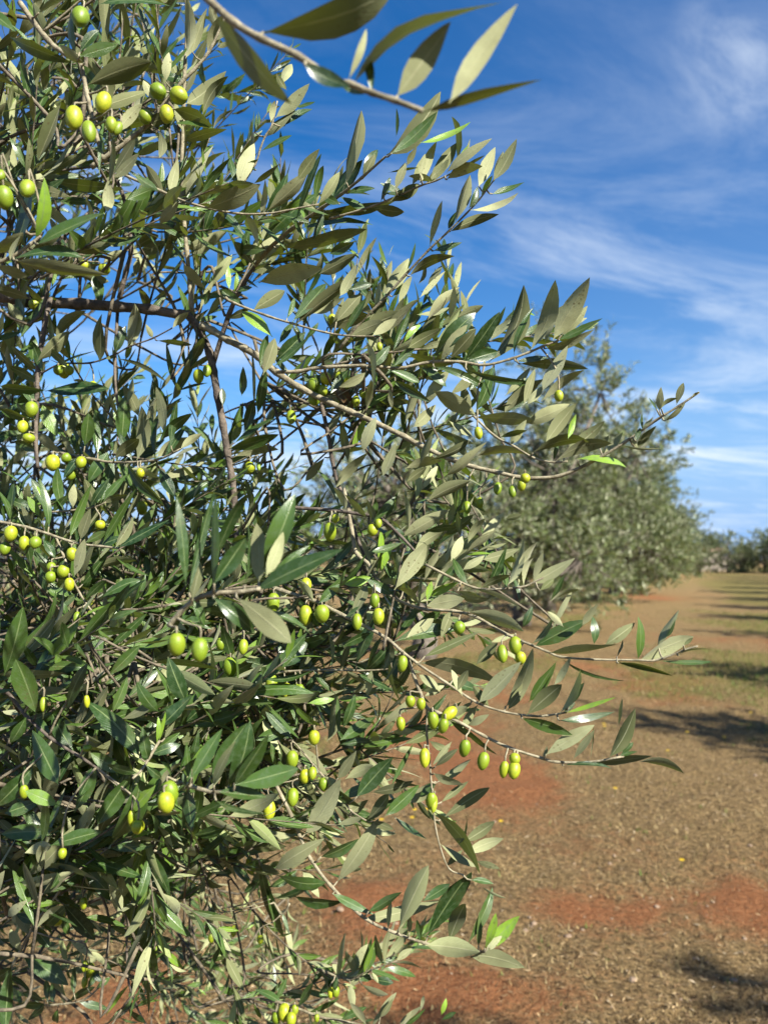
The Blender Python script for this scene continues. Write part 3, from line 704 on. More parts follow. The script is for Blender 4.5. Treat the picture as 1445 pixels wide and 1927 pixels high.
# middle sprays
branch(.86, .79, 3, 1.8, "425 560 440 570 505 595 555 610 610 625 657 632 715 633", "513 634 455 584 25 Y;475 585 536 547 31 d;555 612 674 519 31 m;550 606 614 534 27 t;615 617 692 590 33 m;660 631 722 604 31 m;632 607 679 553 29 m;683 582 698 545 12 m;525 647 553 605 15 t;520 677 576 625 31 k;515 690 584 634 15 t;495 706 518 637 25 d;490 695 502 630 15 t;540 600 556 560 12 t;487 532 606 501 37 d;600 516 672 477 27 m;620 478 667 456 24 t;640 557 672 500 22 d;655 545 700 535 20 t;560 600 590 545 20 d;590 590 650 560 20 m;645 630 690 560 16 t;700 632 745 600 20 m;470 580 430 600 20 d;460 575 415 545 20 t")
branch(.84, .79, 4.2, 2.6, "520 700 560 699 600 692 690 688 750 693 810 681 867 681 912 687 962 675 997 662 1020 652 1042 644",
 "918 682 994 549 33 m;967 668 999 574 10 k;997 660 1051 531 31 d;1040 640 1108 522 40 u;1025 645 1046 600 10 d;1055 632 1107 576 23 m;1050 640 1134 600 19 t;1025 656 1121 624 19 d;975 685 1105 691 22 d;970 680 1034 671 14 g;815 672 893 587 36 t;828 680 878 611 25 d;873 680 941 587 27 t;875 680 940 660 27 t;768 655 831 617 27 d;845 677 896 619 31 m;680 622 756 587 33 m;720 628 791 560 27 m;740 660 772 580 17 t;760 645 792 608 12 Y;790 627 826 574 13 d;805 602 862 539 15 d;845 602 856 539 13 d;860 597 909 575 27 d;785 592 846 580 12 u;815 690 926 733 15 g;875 695 1004 724 14 k;688 640 707 740 19 d;742 716 809 757 18 k;762 797 782 724 21 m;733 730 738 767 10 d;815 735 894 781 31 d;890 785 1002 790 23 d;985 796 1073 762 23 d;778 804 821 761 25 d;895 773 931 690 27 t;945 780 1019 711 27 m;992 762 1024 724 15 d;985 762 1006 694 17 u;1020 736 1068 651 27 d;1018 756 1094 694 21 m;740 690 780 650 18 t;700 690 735 650 22 k;730 695 790 720 16 t;790 690 840 725 18 t;850 690 800 760 22 m;870 720 880 780 22 m;900 700 850 740 18 d;930 690 880 735 16 t;950 745 1000 690 16 u;690 700 640 730 18 d;660 692 620 740 16 t",
 "1051 745 20 24 0;900 815 17 24 10;714 652 14 18 0")
branch(.80, .77, 2.6, 2, "890 782 930 820 967 840 1005 862 1040 870 1068 868", "895 859 1001 849 21 d;1000 853 1106 824 23 d;1045 868 1144 827 23 d;1025 836 1081 761 31 u;1068 826 1083 779 15 Y;1060 856 1134 797 27 u;838 896 918 834 29 d;810 866 886 831 17 d;940 823 991 809 15 k;762 882 831 864 25 d;790 872 812 819 17 d;845 792 888 822 12 u;765 907 802 879 21 d;720 897 746 834 17 d;682 852 706 784 31 d;802 945 884 902 23 d;930 820 900 770 18 d;960 838 990 790 20 m;880 860 850 820 18 m;1040 868 1050 820 10 t")
branch(.96, .93, 4.6, 3, "602 748 617 815 625 865 637 915 652 930 660 970 675 1020 702 1082", "617 830 640 770 16 d;660 850 690 780 14 Y;655 870 640 790 14 d;630 920 690 850 22 d;640 960 600 880 10 t;612 860 575 905 16 m;672 1010 630 1060 18 t;700 1075 660 1000 16 d;632 722 665 769 23 b", "640 712 28 30 0;613 712 26 26 0;607 735 24 28 0;592 750 28 30 0;683 741 19 20 0;670 755 18 22 0;655 720 20 24 0;548 785 20 30 5;591 725 26 28 0", mat=LIMB)
branch(.90, .83, 4.2, 3, "545 955 622 960 680 968 717 976 755 1010 780 1037", "757 1010 846 959 25 m;742 1110 803 1026 36 m;800 1000 860 990 14 k;710 990 690 940 18 d;700 985 745 935 16 t;690 975 650 930 14 d;650 962 630 915 16 d;760 1020 700 1040 16 t;780 1035 830 1000 22 d;770 1030 740 990 18 t", "621 1001 28 38 0;631 976 18 20 0;701 997 25 26 0;712 985 16 20 0", mat=LIMB)
branch(.90, .80, 4.2, 3.2, "647 918 662 997 670 1040 692 1060 707 1085 737 1122 790 1145 855 1150 897 1162 950 1192 1007 1217",
 "817 1106 881 1049 33 d;800 1141 874 1126 31 d;798 1092 826 1034 19 m;848 1056 873 1007 21 u;838 1062 851 1007 15 d;710 1078 718 998 9 Y;716 1076 736 1019 15 Y;805 1122 861 1096 17 Y;803 1132 812 1094 14 Y;788 1142 794 1079 8 m;870 1073 912 1044 19 u;880 1022 911 974 17 u;905 1012 949 964 19 u;875 1041 933 999 17 d;908 1053 976 1034 23 u;867 1012 860 961 15 d;950 977 982 969 18 m;762 1202 816 1164 25 d;880 1151 986 1185 29 d;983 1180 1002 1141 16 t;895 1251 936 1209 25 m;740 1120 690 1090 20 t;700 1085 650 1100 22 Y;830 1100 860 1060 16 t;790 1140 740 1100 18 d;780 1085 810 1010 16 m;760 1090 745 1040 20 d;840 1080 900 1060 18 m;850 1148 830 1200 22 u;860 1120 920 1130 14 d;830 1150 780 1180 20 k;760 1110 720 1060 14 t",
 "864 1181 24 24 0;969 1214 27 34 -4;979 1238 24 26 0;945 1230 22 34 0")
branch(.82, .79, 3, 2, "800 1062 855 1090 890 1105 920 1109 980 1105 1005 1095 1022 1087", "920 1103 953 1029 17 t;955 1101 988 1019 21 m;975 1101 1008 1017 23 u;1003 1094 1022 1038 15 m;1000 1098 1082 1051 29 u;1015 1112 1042 1089 15 d;1035 1132 1061 1084 10 t;1033 1134 1089 1106 6 d;890 1108 977 1137 8 d;860 1112 907 1126 14 d;985 1104 1004 1040 12 u;940 1106 925 1060 14 d;880 1100 850 1050 18 t;905 1107 960 1080 16 m")
branch(.79, .76, 2.6, 2, "980 1206 1027 1225 1055 1236 1117 1241 1197 1242 1235 1242 1290 1222 1312 1216", "1005 1217 1103 1166 30 t;1095 1177 1124 1136 17 u;1117 1213 1117 1159 17 g;1032 1228 1163 1217 23 d;1137 1214 1196 1172 25 m;1160 1236 1173 1204 8 d;1199 1242 1204 1162 21 g;1203 1243 1302 1196 30 d;1237 1216 1276 1147 19 m;1250 1202 1272 1167 7 t;1275 1233 1338 1218 4 d;1240 1243 1339 1247 8 t;1160 1247 1264 1268 13 k;1055 1238 1176 1290 6 k;1035 1192 1076 1109 11 m;1000 1212 1047 1154 17 d;1285 1215 1303 1200 8 m;1060 1180 1030 1150 14 m")
# long branch that forks into the two fruiting twigs at the right
branch(.90, .79, 4.5, 3.4, "500 1098 532 1112 590 1130 640 1155 690 1180 730 1203 757 1227 785 1248", "740 1208 858 1182 27 t;797 1236 902 1189 23 u;788 1248 936 1276 37 m;690 1178 660 1110 20 d;700 1190 645 1215 20 k;660 1165 690 1100 18 d;720 1195 690 1255 16 k;590 1132 560 1090 20 d;600 1135 640 1100 24 t;540 1118 510 1160 26 d;560 1125 600 1180 22 k;735 1205 725 1260 18 d;750 1230 720 1290 9 d;690 1260 735 1215 22 t;650 1160 700 1140 20 t", "757 1249 25 36 -8;705 1130 22 30 0;712 1160 24 31 0;575 1158 27 38 0;515 1135 27 38 0;606 1155 30 34 0;576 1101 22 28 0;672 1170 22 34 0")
branch(.79, .75, 3, 2, "787 1250 840 1285 897 1322 950 1340 1000 1347 1025 1347 1064 1341", "900 1323 981 1246 33 d;950 1331 1009 1221 27 m;955 1336 999 1274 21 u;990 1346 1057 1287 34 d;995 1321 1046 1246 29 g;1052 1343 1098 1257 21 d;1042 1289 1076 1236 15 m;1065 1341 1159 1313 8 Y;1070 1326 1099 1284 15 g;980 1351 1076 1381 22 k;1050 1356 1153 1343 15 t;830 1300 790 1270 18 u;860 1300 880 1260 18 u;840 1290 800 1310 16 m;880 1330 830 1345 18 m;850 1280 900 1300 30 t;920 1330 890 1290 20 u;900 1325 870 1370 16 u;1060 1340 1082 1322 9 g;870 1310 850 1260 16 u")
branch(.80, .75, 4, 2.2, "767 1238 780 1275 790 1302 803 1332 822 1340 865 1360 907 1383 955 1406 1020 1427 1047 1434 1110 1434 1168 1424", "1025 1421 1118 1364 28 u;1078 1429 1118 1374 15 m;1145 1426 1198 1336 25 m;1163 1367 1170 1314 7 d;1110 1433 1227 1424 19 d;1200 1435 1284 1447 16 d;1058 1440 1151 1442 11 t;1165 1422 1199 1414 10 g;1160 1418 1179 1394 9 g;1168 1420 1191 1397 11 g;1175 1420 1184 1399 7 g;1110 1430 1117 1364 3 m;845 1355 890 1390 14 k;870 1365 935 1425 14 k;850 1395 815 1440 14 u;880 1365 920 1345 16 m;840 1350 880 1330 20 m;1020 1425 1030 1405 6 m",
 "815 1356 27 39 5;845 1343 26 37 -55;834 1366 21 29 -15;754 1362 20 28 3;874 1408 28 40 -10;909 1432 28 38 -15;948 1448 23 37 -10;967 1449 27 35 -15;968 1428 25 24 0;792 1325 22 28 0;772 1320 20 22 0", label="slim branch with the row of bright olives hanging at the right")
branch(.79, .77, 2.2, 1.5, "803 1336 803 1380 808 1430 811 1470 815 1520 820 1560 830 1600 845 1635 870 1646", "818 1528 909 1637 33 d;832 1541 922 1479 23 u;870 1586 931 1547 23 u;875 1606 944 1577 23 u;828 1588 896 1633 12 u;895 1620 940 1635 11 m;885 1656 929 1662 13 t;905 1668 951 1693 4 d;815 1455 873 1480 19 m;818 1443 861 1409 15 u;806 1393 843 1413 13 d;825 1471 886 1429 21 m;770 1511 823 1471 25 d;724 1536 789 1477 27 t;860 1590 882 1540 5 d;840 1630 870 1600 14 u;820 1470 790 1500 20 k;830 1510 880 1470 14 u", "799 1426 26 42 0;811 1507 25 37 -8;816 1512 16 34 -8")
# lower long twig
branch(.82, .76, 4.2, 2.6, "520 1478 547 1532 565 1575 585 1617 625 1670 685 1727 742 1755 800 1775 850 1788 905 1791",
 "686 1728 826 1699 28 u;692 1716 757 1679 21 g;750 1748 805 1628 37 m;803 1763 886 1638 42 t;845 1773 876 1694 32 m;795 1696 847 1664 21 t;800 1779 903 1790 40 m;885 1801 986 1815 25 m;917 1786 976 1723 28 Y;912 1786 934 1721 15 Y;900 1781 902 1717 13 t;880 1776 929 1671 23 t;915 1788 944 1761 19 d;770 1756 772 1721 13 d;573 1571 645 1466 36 m;633 1661 713 1544 33 u;517 1636 606 1579 31 u;603 1613 674 1581 25 k;570 1641 601 1687 23 m;553 1686 647 1700 25 k;520 1646 612 1666 20 k;625 1681 702 1721 19 t;730 1750 735 1690 12 d;790 1770 785 1730 14 k")
branch(.84, .80, 3, 2, "600 1452 640 1495 660 1525 690 1545", "655 1536 693 1504 29 d;690 1546 734 1494 27 d;670 1501 739 1424 36 t;698 1491 778 1473 21 d;735 1481 778 1399 12 t;740 1536 801 1581 17 t;635 1466 671 1412 23 m;650 1466 704 1439 23 d;640 1393 707 1349 28 t;640 1401 702 1394 17 g;615 1396 636 1304 19 d;638 1386 635 1309 10 t;645 1371 669 1309 19 g;563 1406 616 1459 33 d;478 1393 558 1369 28 t;640 1500 690 1480 24 t;620 1480 680 1520 18 k;690 1540 750 1500 14 t;700 1545 740 1560 16 d;600 1455 560 1420 16 t;610 1460 650 1500 20 d;550 1390 500 1340 22 t;600 1450 560 1480 20 t", "550 1429 27 35 0;591 1388 26 30 0;551 1500 27 37 0;507 1524 27 40 0;574 1461 26 30 0;609 1476 21 26 0;588 1455 18 24 0")
branch(.90, .84, 2.6, 1.8, "520 1268 540 1264 600 1261 690 1262 742 1258", "540 1263 464 1244 31 t;535 1256 581 1204 28 k;625 1256 616 1184 11 d;670 1251 702 1164 23 k;665 1266 742 1301 17 t;680 1266 747 1224 23 k;735 1241 748 1321 10 d;590 1261 627 1306 12 t;640 1260 660 1200 14 m;600 1260 570 1310 14 t;710 1260 760 1290 14 k;700 1260 690 1310 16 m;650 1262 690 1290 14 d;560 1262 590 1225 14 d", "511 1286 25 36 0;539 1299 25 31 0;557 1301 25 33 0;565 1303 20 32 0")
branch(.84, .80, 3.4, 2.4, "420 1340 395 1310 412 1275 440 1250", "385 1304 476 1244 32 k;435 1236 418 1174 32 k;455 1296 494 1326 17 t;410 1300 350 1360 36 k;405 1320 380 1370 34 t;390 1300 400 1360 22 k;440 1345 475 1320 14 d;430 1250 480 1215 18 d;400 1320 340 1310 24 t", "434 1255 31 37 0;416 1212 20 24 0;458 1217 22 32 0;425 1318 17 17 0")
# left middle
branch(1.0, .92, 3.2, 2.2, "112 852 180 865 217 870 292 866 340 845", "185 856 178 771 21 t;160 841 168 778 31 t;165 911 204 851 27 t;190 946 214 861 23 t;258 866 273 767 29 d;215 863 263 824 31 d;295 861 363 821 27 d;293 866 306 764 15 k;322 841 332 754 15 t;310 821 298 729 14 d;275 791 296 744 14 d;300 831 361 774 19 k;80 761 109 821 27 y;70 816 112 851 27 d;85 736 204 729 25 t;225 870 260 930 20 t;240 870 300 950 16 k;260 880 300 900 26 d;300 880 330 935 24 t;250 868 225 815 16 t;310 860 350 800 18 t;340 845 380 815 16 d;150 860 120 900 18 t", "100 871 28 30 0;126 862 26 20 60;153 870 24 26 0;134 891 24 28 0;265 890 18 20 0")
branch(1.02, .98, 2.2, 1.6, "75 705 115 685 170 683 215 668 245 652 287 637 325 617", "245 655 258 572 17 d;295 641 362 648 13 d;188 682 190 600 20 d;288 636 275 610 14 d;100 691 189 655 8 t;325 618 355 585 14 d", "110 697 21 20 0;131 697 22 22 0;175 727 18 22 0;66 573 25 22 80", mat=LIMB)
branch(.98, .95, 6, 4, "95 560 80 640 72 700 70 760 68 830 72 880", "35 641 97 549 15 t;60 681 65 629 21 t;70 681 131 624 27 d;105 641 159 579 21 d;92 681 97 589 9 k;50 622 15 570 18 d;45 640 35 560 18 k;0 726 81 736 27 k;0 771 62 791 21 k;75 720 20 690 22 k;70 740 25 760 20 k;80 700 60 640 18 k;70 790 30 760 22 k;72 800 40 850 22 d;75 700 20 650 18 d;72 850 30 830 20 k;80 650 130 690 16 k;74 770 40 720 16 t", "60 770 28 32 0;43 803 24 28 0;55 825 30 22 0", mat=LIMB)
branch(.92, .86, 3.4, 2.4, "-20 978 50 992 92 1005 130 1018 160 1025 190 1028 228 1032", "193 1024 256 919 19 t;217 1031 251 974 21 d;222 1031 319 977 23 t;133 1011 171 909 21 t;152 1016 171 957 21 d;93 993 78 899 17 t;75 971 52 934 17 y;97 966 70 911 9 Y;20 980 0 920 14 t;18 980 28 905 8 k;105 1051 83 1014 17 t;180 1030 230 1010 20 t;160 1022 200 1000 18 k;60 990 40 950 14 m;225 1032 237 1042 12 d;125 1018 150 1022 12 m;140 1020 110 1060 16 k;40 990 60 1060 22 k", "21 1004 26 30 0;10 1032 26 30 0;46 1022 23 30 0;67 1021 28 28 0;136 1043 24 28 0")
branch(.90, .86, 2.6, 2, "105 1008 120 1045 135 1085 150 1115 175 1152 194 1166", "140 1086 161 1014 17 m;155 1101 206 1037 19 t;185 1161 193 1074 11 d;195 1163 273 1089 21 t;190 1126 263 1089 17 t;155 1131 87 1107 17 t;175 1176 191 1237 29 t;128 1161 118 1133 23 t;150 1115 110 1140 20 k;160 1130 200 1090 16 k;140 1090 70 1060 18 k;130 1200 90 1190 14 y", "120 1075 26 26 0;96 1086 26 26 0;131 1100 20 26 0;145 1162 16 26 0;97 1067 20 20 0")
branch(.95, .92, 2.4, 1.8, "60 965 120 962 175 955 200 945", "120 961 106 879 21 t;138 956 140 911 17 d;193 947 241 929 15 d;100 963 130 930 16 t;170 955 205 900 16 t;90 962 60 900 20 t;180 952 160 900 20 d;75 965 20 940 20 t;195 945 240 890 20 t", "189 988 23 20 0")
# lower left leaves seen from above
branch(.74, .70, 4, 3, "-30 1300 10 1300 50 1347 100 1392 145 1420 182 1444", "8 1272 46 1144 38 t;60 1281 121 1194 32 t;70 1346 32 1239 42 k;125 1341 161 1249 20 k;110 1476 62 1374 40 k;138 1411 98 1344 36 t;235 1456 171 1417 28 t;-12 1521 60 1449 38 t;8 1531 77 1507 32 t;112 1516 48 1488 32 y;0 1570 112 1562 32 t;78 1587 88 1503 19 k;45 1606 101 1589 32 m;95 1591 191 1564 28 t;100 1395 70 1350 24 k;180 1440 150 1500 28 k;20 1305 -20 1260 30 k;140 1530 182 1448 28 k;50 1350 20 1400 30 t;30 1330 90 1330 26 k;0 1200 -30 1120 30 t", "46 1490 20 30 0;82 1325 13 26 5;164 1320 14 28 5;165 1408 20 14 0;118 1606 18 20 0;260 1556 26 26 0;248 1540 18 34 0", mat=LIMB)
branch(.72, .68, 3.4, 2.6, "300 1395 282 1425 268 1448 250 1465", "265 1426 168 1314 42 t;270 1451 215 1592 48 t;250 1456 186 1547 38 g;305 1366 362 1309 32 k;300 1340 255 1285 30 k;275 1440 305 1465 20 g;240 1535 292 1478 24 y;285 1420 340 1400 24 t;280 1430 268 1370 24 k;260 1455 200 1440 20 k;350 1320 316 1237 36 k;212 1341 241 1274 22 t;205 1272 264 1214 24 k;295 1400 300 1350 9 Y;300 1395 312 1340 9 Y;310 1390 330 1355 10 m;290 1410 340 1380 16 k")
branch(.86, .82, 3, 2.4, "250 1560 270 1590 300 1605 360 1640", "85 1616 163 1661 26 t;-5 1608 54 1677 36 t;165 1636 216 1681 28 t;192 1593 222 1622 22 m;222 1619 299 1653 24 m;310 1615 348 1624 18 m;270 1590 240 1560 26 k;280 1600 270 1640 16 g;300 1600 345 1560 20 k;255 1570 300 1560 22 k;320 1600 360 1570 18 t;290 1605 330 1660 22 k;340 1630 300 1690 20 k;260 1590 210 1600 26 k;230 1640 250 1700 22 k", "233 1560 14 12 0;122 1605 16 22 0;158 1700 18 26 0;180 1620 28 30 0")
branch(.88, .86, 3, 2.6, "15 1835 37 1793 55 1760 70 1733 112 1678 125 1650", "43 1796 129 1852 36 t;22 1811 10 1942 27 t;120 1701 179 1769 32 t;85 1741 129 1704 28 k;60 1741 93 1781 24 k;35 1795 -15 1800 26 d;40 1790 20 1750 26 d;70 1735 30 1720 24 k;75 1730 45 1680 22 k;55 1760 30 1700 30 d;100 1700 60 1690 22 k;110 1680 150 1640 22 t;110 1685 80 1640 20 k;130 1760 120 1730 18 t;25 1820 -20 1850 24 k", "160 1818 16 22 0")
branch(1.05, 1.02, 2.2, 1.6, "85 1892 130 1888 165 1878 200 1845", "88 1891 29 1890 15 k;85 1886 44 1867 11 k;130 1886 181 1854 13 k;180 1861 208 1839 13 t;150 1886 206 1899 15 t;85 1891 54 1919 15 t;110 1896 105 1927 17 k;90 1886 88 1844 13 t;140 1871 140 1819 13 t;165 1861 188 1819 15 t;100 1887 98 1850 12 k;195 1850 175 1830 12 k")
branch(1.08, 1.05, 2.4, 2, "238 1750 240 1810 243 1850 256 1890 275 1927 300 1960", "200 1911 241 1849 15 y;265 1766 245 1724 15 k;270 1769 313 1699 17 t;260 1761 211 1747 9 k;280 1769 323 1768 15 k;268 1790 262 1760 16 k;250 1840 285 1838 10 t;245 1850 225 1800 14 k;258 1895 300 1870 12 k;275 1925 240 1900 14 k", "275 1782 14 20 0;293 1790 12 18 0;160 1848 12 20 0", mat=LIMB)
# lower middle tufts, a little farther back
branch(1.10, 1.05, 2.6, 1.6, "600 1823 655 1843 690 1828 747 1808", "655 1840 700 1812 9 d;660 1842 690 1775 14 d;672 1838 700 1770 13 t;685 1832 705 1768 12 y;690 1830 708 1775 14 t;725 1818 735 1740 14 u;720 1815 705 1760 14 d;635 1835 648 1755 8 d;632 1838 645 1780 10 d;645 1845 690 1830 22 u;700 1830 712 1850 20 m;720 1822 785 1836 14 t;700 1842 740 1850 16 k;680 1852 730 1875 14 m;660 1850 665 1900 16 m;640 1840 600 1870 14 k;745 1808 775 1785 16 m;655 1845 625 1815 16 u;668 1838 650 1790 12 d;635 1838 630 1865 10 t", "632 1866 17 22 0;622 1868 13 20 0")
branch(1.12, 1.05, 3, 1.8, "490 1880 540 1890 600 1913 640 1920 720 1938", "710 1910 746 1868 12 u;715 1915 740 1880 10 u;750 1925 795 1893 12 u;790 1905 798 1872 8 m;830 1910 840 1880 10 Y;830 1920 858 1905 9 g;760 1930 800 1900 10 t;560 1895 590 1850 18 k;580 1905 640 1880 12 k;610 1915 600 1960 18 t;640 1920 690 1895 14 t;530 1888 480 1860 16 t;520 1885 540 1840 14 t;660 1925 700 1950 14 k;700 1930 720 1900 10 m;745 1940 775 1905 10 u;690 1930 660 1885 14 m", "535 1905 26 30 0;548 1918 22 26 0;520 1915 22 26 0;596 1916 13 18 0;555 1900 18 22 0")
branch(1.15, 1.10, 3.4, 2.4, "465 1560 480 1600 495 1640 508 1680 530 1720 545 1700", "490 1620 530 1770 22 k;495 1635 520 1760 14 g;470 1590 440 1560 18 t;480 1600 395 1620 26 t;510 1682 545 1690 10 u;500 1650 460 1680 16 k;530 1715 545 1760 8 g;515 1690 600 1660 18 k;490 1625 470 1690 14 d;505 1670 560 1640 16 k", "440 1752 14 22 0;405 1755 18 24 0;398 1765 16 22 0;470 1625 18 26 0;475 1632 14 22 0;380 1605 14 20 0;490 1768 14 16 0")

# shoots of the deeper crown: box in the photo, how many, depths, mean direction, leaf length, where their twigs gather
FILL = [
 (-60, 1690, 430, 1860, 12, .98, 1.35, -10, .052, (60, 1640, 1.3)),
 (60, 1030, 360, 1270, 22, .93, 1.15, 25, .060, (40, 1260, 1.25)),
 (-60, 1480, 330, 1700, 14, .88, 1.15, 20, .060, (-60, 1600, 1.25)),
 (-60, -60, 300, 330, 14, .8, 1.05, 60, .058, (-140, 300, 1.3)),
 (60, 330, 330, 520, 8, .85, 1.05, 30, .060, (-40, 560, 1.2)),
 (-60, 760, 330, 960, 10, 1.05, 1.3, 60, .060, (-120, 980, 1.3)),
 (300, 1000, 560, 1300, 14, .95, 1.15, 20, .060, (260, 1240, 1.2)),
 (-60, -60, 200, 250, 30, .95, 2.2, 60, .052, (-120, 260, 1.7)),
 (140, -60, 360, 200, 12, 1.0, 1.9, 50, .052, (60, 260, 1.6)),
 (-60, 200, 330, 360, 22, .95, 2.0, 40, .055, (-60, 420, 1.5)),
 (330, 120, 480, 420, 5, 1.0, 1.4, 40, .056, (300, 520, 1.2)),
 (-60, 340, 420, 540, 17, 1.0, 1.8, 20, .056, (-40, 560, 1.4)),
 (380, 420, 640, 560, 10, .92, 1.2, 30, .058, (360, 590, 1.02)),
 (-60, 560, 110, 740, 8, 1.0, 1.5, 60, .056, (-100, 760, 1.3)),
 (-60, 760, 230, 960, 15, 1.0, 1.7, 40, .056, (-120, 980, 1.5)),
 (230, 820, 470, 960, 12, 1.0, 1.5, 50, .058, (330, 1010, 1.3)),
 (-60, 960, 260, 1200, 38, 1.0, 2.0, 30, .055, (-60, 1180, 1.6)),
 (240, 980, 520, 1230, 28, 1.0, 1.9, 30, .055, (300, 1240, 1.6)),
 (-60, 1200, 260, 1440, 40, .9, 1.9, 10, .056, (-80, 1300, 1.6)),
 (230, 1230, 520, 1470, 34, .92, 1.9, 0, .056, (200, 1380, 1.6)),
 (-60, 1420, 240, 1660, 34, .9, 1.9, -20, .056, (-80, 1420, 1.6)),
 (220, 1450, 470, 1680, 30, .95, 1.9, -10, .055, (180, 1500, 1.6)),
 (-60, 1640, 220, 1780, 16, 1.1, 2.0, -40, .050, (-80, 1560, 1.7)),
 (300, 1660, 560, 1927, 20, 1.1, 2.0, -40, .050, (330, 1640, 1.6)),
 (520, 1780, 760, 1990, 8, 1.1, 1.6, 10, .050, (420, 1860, 1.5)),
 (540, 540, 760, 780, 12, .92, 1.15, 40, .058, (500, 720, 1.05)),
 (700, 620, 900, 900, 10, .88, 1.1, 30, .058, (660, 790, 1.0)),
 (560, 960, 760, 1200, 9, .92, 1.2, 20, .056, (520, 1110, 1.1)),
 (720, 960, 900, 1180, 9, .86, 1.05, 35, .056, (680, 1060, .98)),
 (440, 1200, 640, 1420, 14, .9, 1.2, 0, .056, (420, 1260, 1.1)),
 (600, 1220, 760, 1420, 5, .86, 1.05, -10, .054, (560, 1270, 1.0)),
 (-60, 1230, 200, 1700, 24, .72, .92, 40, .064, (-160, 1500, 1.2)),
 (180, 1280, 430, 1660, 20, .74, .95, -20, .064, (140, 1500, 1.2)),
 (-60, 900, 300, 1250, 17, .98, 1.25, 60, .062, (-140, 1150, 1.2)),
 (430, 1420, 620, 1640, 10, .9, 1.2, -20, .056, (410, 1450, 1.1)),
]


def spray(lf, wood, p0, d, L, leaf_len, z, r, thick=.0016, rows=5, bend=None, pitch=.020):
    """one leafy shoot: opposite pairs of leaves, each pair turned 90 degrees from the last"""
    pts = []; q = p0.copy(); dd = d.copy(); n = 7
    bend = bend or Vector((r.gauss(0, .10), r.gauss(0, .10), r.gauss(.10, .12)))
    for i in range(n):
        pts.append(q.copy()); q = q + dd * (L / n); dd = (dd + bend * .35).normalized()
    pts.append(q)
    rads = [thick * (1 - .62 * i / n) for i in range(n + 1)]
    wood.tube(pts, rads, 5)
    roll = r.random() * 6.28; pairs = max(3, int(L / pitch))
    for k in range(pairs + 1):
        t = .12 + .88 * k / pairs
        i = min(n - 1, int(t * n)); u = t * n - i
        p = pts[i].lerp(pts[i + 1], u); dr = (pts[i + 1] - pts[i]).normalized()
        x = dr.orthogonal().normalized(); y = dr.cross(x); roll += 1.57 + r.gauss(0, .25)
        for side in (0, math.pi):
            if r.random() < .10: continue
            an = roll + side; pr = x * math.cos(an) + y * math.sin(an)
            op = r.uniform(.42, 1.0) * (1 - .35 * t)
            ld = (dr * math.cos(op) + pr * math.sin(op) + Vector((0, 0, r.gauss(.05, .12)))).normalized()
            LL = leaf_len * r.uniform(.62, 1.15) * (1 - .45 * max(0, t - .75) / .25)
            nn = (dr - ld * dr.dot(ld)) + Vector((r.gauss(0, .25), r.gauss(0, .25), r.gauss(.1, .25)))
            if nn.length < .05: nn = Vector((0, 0, 1))
            young = r.uniform(.25, .8) if t > .9 and r.random() < .4 else (.12 * r.random()) if r.random() < .85 else r.uniform(.15, .45)
            lf.leaf(p, p + ld * LL, nn, LL * r.uniform(.165, .245), (r.random(), young, 0, 1), curl=r.uniform(-.16, .26), fold=r.uniform(-.1, .3), rows=rows, cols=5 if rows == 9 else 3, twist=r.uniform(-.4, .4))

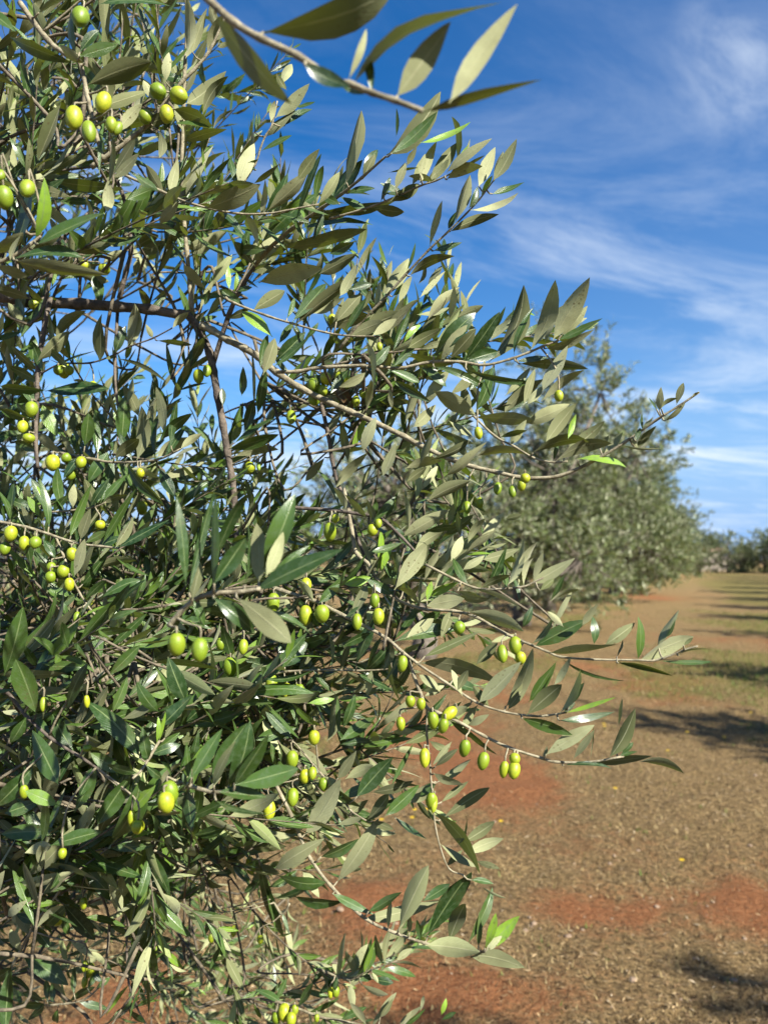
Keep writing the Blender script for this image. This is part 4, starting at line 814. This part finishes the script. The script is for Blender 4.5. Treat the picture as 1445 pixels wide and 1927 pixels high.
def filler():
    """the deeper branches of the same tree: leafy shoots through the crown's real volume"""
    r = random.Random(41)
    for (x0, y0, x1, y1, n, za, zb, ang, lsz, hub) in FILL:
        wood = MB(); lf = MB(); H = P(*hub)
        made = []
        for k in range(n):
            z = r.uniform(za, zb); x = r.uniform(x0, x1); y = r.uniform(y0, y1)
            an = R(ang + r.gauss(0, 38)); L = r.uniform(.14, .32)
            d = (RIGHT * math.cos(an) + UP * math.sin(an) + FWD * r.gauss(0, .45)).normalized()
            p0 = P(x, y, z) - d * (L * .5)
            spray(lf, wood, p0, d, L, lsz * r.uniform(.85, 1.1), z, r, thick=r.uniform(.0012, .0019), rows=9 if z < 1.15 else 5)
            # supporting twig back towards the hub or an earlier twig
            tgt = H if (not made or r.random() < .35) else min(made, key=lambda q: (q - p0).length)
            m = p0.lerp(tgt, .5) + Vector((r.gauss(0, .02), r.gauss(0, .02), r.gauss(-.02, .03)))
            near = min((q - p0).length for q in made) if made else 9
            if (tgt - p0).length >= .36 and near < .75: tgt = min(made, key=lambda q: (q - p0).length); m = p0.lerp(tgt, .5)
            if (tgt - p0).length < .75 or not made:
                a, b = smooth([p0, p0 - d * .05, m, tgt], [.0013, .0015, .0019, .0028], 4); wood.tube(a, b, 6)
            else:
                q = p0 - d * .05 + Vector((r.gauss(0, .01), r.gauss(0, .01), -.01))
                a, b = smooth([p0, q, q.lerp(H, min(1, .13 / max(.13, (H - q).length)))], [.0014, .0017, .0021], 3); wood.tube(a, b, 5)
            made.append(p0)
            if len(OLIVES) < 24 and r.random() < .16 and y > 500:
                OLIVES.append((p0 + d * (L * .35), wood))
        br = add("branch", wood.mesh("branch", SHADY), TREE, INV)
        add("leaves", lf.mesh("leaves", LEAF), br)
        for (p, w) in OLIVES:
            if w is wood:
                o = add("olive", OLIVE_ME, br); s = r.uniform(.0075, .0095)
                o.matrix_basis = Matrix.Translation(p - Vector((0, 0, .022))) @ Matrix.Rotation(r.uniform(-.3, .3), 4, 'Y') @ Matrix.Diagonal((s, s, s * 1.35, 1))
                st = MB(); st.tube([p - Vector((0, 0, .011)), p], [.0008, .0010], 5)
                add("stalk", st.mesh("stalk", TWIG), o).matrix_parent_inverse = o.matrix_basis.inverted()
filler()

def trunk_and_rest():
    """trunk and main limbs left of the frame, and the part of the crown the photo does not show (for its shade and for other views)"""
    r = random.Random(5); w = MB()
    top = ROOT + Vector((.1, .05, 1.0))
    w.tube([ROOT - Vector((0, 0, .1)), ROOT + Vector((.03, 0, .3)), ROOT + Vector((-.04, .06, .65)), top], [.24, .18, .155, .15], 12)
    add("trunk", w.mesh("trunk", TRUNK), TREE, INV)
    for tgt, rr in ((P(-60, 548, 1.02), .075), (P(-300, 100, 1.7), .07), (P(-200, 1150, 1.6), .06), (P(-900, 300, 3.2), .07), (P(-500, -500, 2.4), .06)):
        w = MB(); m = top.lerp(tgt, .5) + Vector((r.gauss(0, .05), r.gauss(0, .05), .12))
        a, b = smooth([top - Vector((0, 0, .12)), m, tgt], [rr, rr * .6, .0095 if tgt.z < 5 and rr == .075 else rr * .3], 6); w.tube(a, b, 9)
        add("limb", w.mesh("limb", LIMB), TREE, INV)
    wood = MB(); lf = MB()
    for k in range(230):
        d = Vector((r.gauss(0, 1), r.gauss(0, 1), r.gauss(0, 1))).normalized()
        c = ROOT + Vector((-.2, .3, 2.3)) + Vector((d.x * 1.5, d.y * 1.5, d.z * 1.3)) * r.random() ** .4
        q = c - EYE; zz = q.dot(FWD)
        if zz > .1 and abs(q.dot(RIGHT) / zz * F) < 800 and abs(q.dot(UP) / zz * F) < 1060: continue
        if q.length < .75 or c.z < .4 : continue
        if (c - EYE).dot(RIGHT) > -.75: continue
        dr = (d + Vector((r.gauss(0, .5), r.gauss(0, .5), r.gauss(.2, .5)))).normalized()
        spray(lf, wood, c, dr, r.uniform(.2, .4), .065, 2, r, pitch=.026)
    cr = add("crown", lf.mesh("crown", LEAF), TREE, INV); add("twigs", wood.mesh("twigs", TWIG), cr)
trunk_and_rest()
